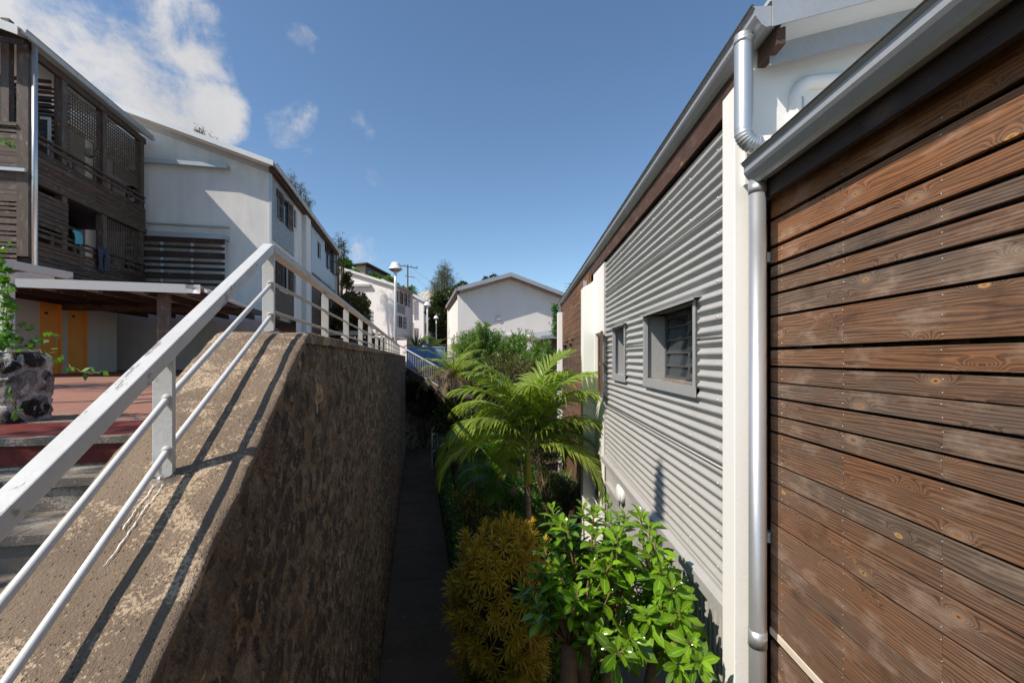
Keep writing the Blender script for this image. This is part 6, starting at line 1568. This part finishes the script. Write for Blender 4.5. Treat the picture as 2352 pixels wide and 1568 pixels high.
vo_ = empty('climbing_vine', 'green vine trailing over the stone planter and white pergola post', 'vine', (pc.x - .8, pc.y, zt), L); part(vo_, 'leaves', mb, L_IVY); part(vo_, 'stems', ms, MIDRIB)
c = L.hd(14, 328, 12.6); mb = MB(); 
for i in range(70): quick(mb, c + Vector((ru(-.5, .25), ru(-.1, .1), ru(-.12, .12))), rv(), rv(), .10, .06, (rnd(), ru(.5, 1), 0))
single('balcony_plant', 'leafy green plant poking out over the end boards of the balcony', 'plant', mb, L_IVY, c, L)

# ------------------------------------------------------------ trees
def tree(name, label, u, vtop, vbase, d, wpx, mat, n=5000, ln=.3, wd=.12, sub=34, zbase=PZ, group=None, subr=.24, trunk_r=.14, up=.2, fr=W, tone0=.5, bm=None, cols=1):
    c = W.hd(u, (vtop + vbase) / 2, d); r = (wpx / F * d / 2, wpx / F * d / 2.4, (vbase - vtop) / F * d / 2); b = Vector((c.x, c.y, zbase))
    o = empty(name, label, 'tree', b, W, group); mb, ml = MB(), MB(); mid = Vector((c.x, c.y, c.z - r[2] * .5))
    mb.tube([b, b.lerp(mid, .5) + rv() * .1, mid, Vector((c.x, c.y, c.z + r[2] * .6))], [trunk_r, trunk_r * .8, trunk_r * .6, trunk_r * .15], 9)
    for i in range(sub):
        v = rv() * ru(.45, .92); sc = Vector((c.x + v.x * r[0], c.y + v.y * r[1], c.z + v.z * r[2])); k = ru(.6, 1.3) * subr
        mb.tube([mid, mid.lerp(sc, .5) + rv() * .1, sc], [trunk_r * .35, trunk_r * .2, .02], 5)
        clump(ml, sc, (r[0] * k, r[1] * k, min(r[0], r[2]) * k * .8), n // sub, ln, wd, tone0 + ru(-.3, .3), up, bright=(ru(0, .35), ru(.55, 1)))
    part(o, 'trunk', mb, BARK); part(o, 'crown', ml, mat); return o
def casuarina(name, label, d, stems, n, group=None, ln=.5, ht0=EYE, spread=.5):
    a = W.hd(stems[0][0], stems[0][1], d); b = Vector((a.x, a.y, ht0)); o = empty(name, label, 'tree', b, W, group); mb, ml = MB(), MB()
    for (u, v) in stems:
        t = W.hd(u, v, d + ru(-.6, .6)); m = Vector((t.x * .96 + b.x * .04, t.y, t.z - 2.6)); mb.tube([b, m, t], [.16, .07, .02], 6)
        for k in range(n):
            q = m.lerp(t, rnd() ** .7) + rv() * spread * ru(.1, 1); 
            for j in range(9): quick(ml, q + rv() * .12, (rv() + Vector((0, 0, -.2))).normalized(), rv(), ln * ru(.4, 1), .035, (rnd(), ru(0, 1), rnd()))
    part(o, 'trunk', mb, BARK); part(o, 'crown', ml, mat_c); return o
mat_c = L_CAS
casuarina('casuarina_tree', 'wispy tree with its top showing above the side of the white building', 44, [(668, 402), (657, 410), (690, 425), (702, 450), (710, 462), (680, 440), (673, 425), (697, 470), (660, 430)], 75, 'casuarina trees', .35, 8, .75)
casuarina('casuarina_tree', 'small tree tip showing over the roof of the white gable', 40, [(458, 292), (465, 300), (452, 298), (493, 322), (470, 308)], 45, 'casuarina trees', .32, 10, .5)
casuarina('casuarina_tree', 'sparse tree branch beside the far corner of the white building', 46, [(778, 545), (785, 560), (770, 580), (790, 550), (775, 600), (762, 560)], 70, 'casuarina trees', .34, 6, .7)
casuarina('casuarina_tree', 'tall grey green tree behind the dark tree left of the wide gable', 60, [(1021, 612), (1013, 620), (1028, 618), (1005, 640), (1018, 650), (1040, 640), (1010, 665), (1030, 665), (998, 655), (1000, 680), (1015, 690), (1035, 690)], 120, 'casuarina trees', .5, 4, 1.2)
tree('bronze_leaf_tree', 'bushy bronze leaved tree in front of the white terrace house', 806, 655, 792, 34, 98, L_BROWN, 15000, .22, .10, 60, subr=.33)
tree('bronze_leaf_tree', 'slim reddish tree rising in front of the terrace house roof', 797, 600, 700, 37, 24, L_BROWN, 1500, .2, .09, 16, subr=.5, trunk_r=.07)
tree('dark_broadleaf_tree', 'dark broadleaf tree at the left side of the wide gable house', 1022, 655, 812, 57, 82, L_DARK, 13000, .38, .2, 52, subr=.27, tone0=.6)
tree('dark_broadleaf_tree', 'leafy branches showing over the left roof slope of the wide gable house', 1064, 650, 690, 42, 66, L_DARK, 3000, .28, .14, 16, subr=.32, tone0=.7)
tree('dark_broadleaf_tree', 'small tree tip peeking over the roof left of the gable peak', 1126, 631, 668, 52, 34, L_DARK, 1200, .34, .16, 9, subr=.4, tone0=.7)
# trees and bushes on the hill
hb = [(789, 610, 96, 30), (806, 636, 92, 26), (836, 644, 100, 26), (858, 644, 98, 26), (880, 656, 96, 22), (812, 630, 110, 24), (904, 664, 92, 20), (925, 674, 90, 18), (893, 644, 128, 14), (940, 678, 86, 16), (781, 636, 90, 34), (915, 668, 100, 24), (872, 648, 104, 20)]
for i, (u, v, d, w) in enumerate(hb):
    c = W.hd(u, v, d); r = w / F * d / 2
    b = bush('hill_tree', ['round green tree on the hill just right of the left building', 'bush below the hilltop house on the left', 'bush directly below the hilltop house', 'pale bush below the hilltop house corner', 'bush to the right below the hilltop house', 'green tree left of the hilltop house', 'bush left of the hillside pole', 'small bush right of the hillside pole', 'bush behind the hilltop house', 'small bush under the tall utility pole', 'green bush low on the hill beside the left building', 'bush on the slope between the tall lamp and the tall pole', 'bush right of the hilltop house wall'][i], c, (r, r * .8, r * .62), 1500, .9, .5, [L_IVY, L_BROWN, L_FEATH][i % 3], 16, cat='tree', group='trees on the hill', base_z=c.z - r * 1.2, bmat=BARK, subr=(.35, .6))
c = W.hd(944, 665, 82); tuft('distant_palm', 'small palm crown beyond the roof right of the tall lamp', (c.x, c.y, c.z), 60, 2.0, .25, L_IVY, (.0, 1.4), tone=.4, bend=.5, cat='palm')
c = W.hd(921, 0, 60)
# climber hanging at the far corner of the corrugated house
mb = MB(); 
for i in range(700): p = W.hd(1276 + 6 * random.gauss(0, .6), ru(700, 772), 17.2 + ru(-.2, .2)); quick(mb, p, rv(), rv(), .10, .05, (rnd(), ru(0, .8), 0))
single('hanging_creeper', 'thin creeper hanging beside the far white pilaster', 'creeper', mb, L_IVY, W.hd(1276, 735, 17.2), W)
# garden trees outside the frame on the left: they throw the dappled shade on steps and square
SD = Vector((1.0, .66, -1.28))
def offtree(name, label, p, t, r, n, mat, zb_=PZ, ln=.16, wd=.07, sub=30):
    c = Vector(p) - SD * t; b = Vector((c.x, c.y, zb_)); o = empty(name, label, 'tree', b, W); mb, ml = MB(), MB(); mb.tube([b, c], [.1, .05], 8)
    for i in range(sub):
        v = rv() * ru(.2, .95); sc = c + Vector((v.x * r[0], v.y * r[1], v.z * r[2])); mb.tube([c, sc], [.03, .01], 4); clump(ml, sc, (r[0] * .26, r[1] * .26, r[2] * .26), n // sub, ln, wd)
    part(o, 'trunk', mb, BARK); part(o, 'crown', ml, mat)
offtree('garden_tree', 'leafy tree standing left of the steps outside the picture', L.world((-3.0, 2.6, 4.2)), 5.2, (1.3, 1.6, .8), 1500, L_IVY)
offtree('square_tree', 'broad tree standing left of the square outside the picture', L.world((-7.0, 9.0, 4.4)), 6.0, (2.8, 2.6, 1.3), 5200, L_IVY)
c = W.hd(1517, 1150, 4.55); cs = c - SD * 7.0  # unseen leaf tuft, added and shaped for the spindle shadow on the wall
o = empty('shadow_tuft', 'unseen leaf tuft on a thin stem, added to cast a spindle shadow on the corrugated wall', 'tree', (cs.x, cs.y, PZ), W); ml, mb = MB(), MB(); mb.tube([(cs.x, cs.y, PZ), (cs.x, cs.y, cs.z + .2)], [.06, .02], 8)
for i in range(3600):
    z = ru(-.46, .30); r = .095 * math.sqrt(max(0, 1 - ((z + .08) / .38) ** 2)); a = ru(0, 6.28); quick(ml, Vector((cs.x + r * math.cos(a) * rnd() ** .4, cs.y + r * math.sin(a), cs.z + z)), (rv() + Vector((0, 0, 1))).normalized(), rv(), .07, .035, (rnd(), rnd(), 0))
part(o, 'trunk', mb, BARK); part(o, 'crown', ml, L_DARK)

# ============================================================ LIGHT, SKY, CAMERA
sd = bpy.data.lights.new('sun', 'SUN'); sd.energy = SUN_E; sd.angle = math.radians(.53); sd.color = (1.0, .93, .83)
so = bpy.data.objects.new('sun', sd); C.objects.link(so); so.rotation_euler = SD.to_track_quat('-Z', 'Y').to_euler()
wd_ = bpy.data.worlds.new('World'); bpy.context.scene.world = wd_; wd_.use_nodes = True; t = wd_.node_tree; t.nodes.clear()
class WN(NT):
    def __init__(s, tree): s.t = tree
w = WN(t)
sky = w.n('ShaderNodeTexSky'); sky.sky_type = 'NISHITA'; sky.sun_disc = False; sky.sun_elevation = math.atan2(1.28, math.hypot(1, .66)); sky.sun_rotation = PI / 2 - math.atan2(-.66, -1.0)
sky.altitude = 300; sky.air_density = 1.0; sky.dust_density = .35; sky.ozone_density = 1.6
tc = w.n('ShaderNodeTexCoord').outputs['Generated']
nrm = w.n('ShaderNodeVectorMath', operation='NORMALIZE'); w.l(tc, nrm.inputs[0]); dirv = nrm.outputs[0]
blobs = [(40, 30, .19, .95), (150, 90, .15, 1.0), (330, 20, .11, .9), (400, 60, .10, 1.1), (430, 115, .085, 1.1), (240, 170, .12, 1.15), (310, 215, .10, 1.15), (400, 260, .10, 1.2), (475, 252, .07, 1.3), (60, 200, .2, 1.0), (515, 120, .05, .45), (690, 300, .065, .52), (665, 90, .04, .30), (820, 310, .05, .32), (860, 395, .055, .60), (820, 570, .05, .42), (700, 85, .035, .42)]
acc = None
for (u, v, r, s_) in blobs:
    c = Vector(((u - CX) / F, 1, -(v - HY) / F)).normalized(); dt = w.n('ShaderNodeVectorMath', operation='DOT_PRODUCT'); w.l(dirv, dt.inputs[0]); dt.inputs[1].default_value = c
    f = w.mr(dt.outputs['Value'], math.cos(r), 1.0, 0, s_); f = w.math('POWER', f, .8)
    acc = f if acc is None else w.math('MAXIMUM', acc, f)
n1 = w.noise(dirv, 6.5, 10, .62, .3); n2 = w.noise(dirv, 24, 6, .65, .3)
f = w.math('ADD', w.math('MULTIPLY', acc, .62), w.math('MULTIPLY_ADD', w.math('SUBTRACT', n1, .5), 1.7, w.math('MULTIPLY', w.math('SUBTRACT', n2, .5), .55)))
f = w.math('MULTIPLY', w.mr(f, .20, .68, 0, 1, True), w.mr(acc, .02, .25, 0, 1, True)); f = w.math('MULTIPLY', f, .92)
shade = w.mr(w.noise(w.scale(dirv, (1, 1, 1), (.03, .0, .03)), 5.5, 5, .6, .35), .35, .7, 4.0, 5.4)
cl = w.n('ShaderNodeVectorMath', operation='SCALE'); cl.inputs[0].default_value = (1.0, .985, .985); w.l(shade, cl.inputs['Scale'])
skyc = w.mix(1.0, sky.outputs[0], (SKY_T[0], SKY_T[1], SKY_T[2]), 'MULTIPLY')
mixc = w.mix(f, skyc, cl.outputs[0])
bg = w.n('ShaderNodeBackground'); w.l(mixc, bg.inputs[0]); bg.inputs[1].default_value = SKY_S
out = w.n('ShaderNodeOutputWorld'); w.l(bg.outputs[0], out.inputs[0])
cam = bpy.data.cameras.new('camera'); co = bpy.data.objects.new('camera', cam); C.objects.link(co); co.location = (0, 0, EYE); co.rotation_euler = (PI / 2, 0, 0)
cam.sensor_width = 36; cam.lens = 36 * F / 2352; cam.shift_y = (HY - 784) / 2352; cam.clip_start = .02; cam.clip_end = 3000
sc = bpy.context.scene; sc.camera = co
sc.view_settings.view_transform = 'Standard'; sc.view_settings.look = 'None'; sc.view_settings.exposure = EXPO; sc.view_settings.gamma = 1
sc.cycles.use_denoising = True; sc.cycles.max_bounces = 8
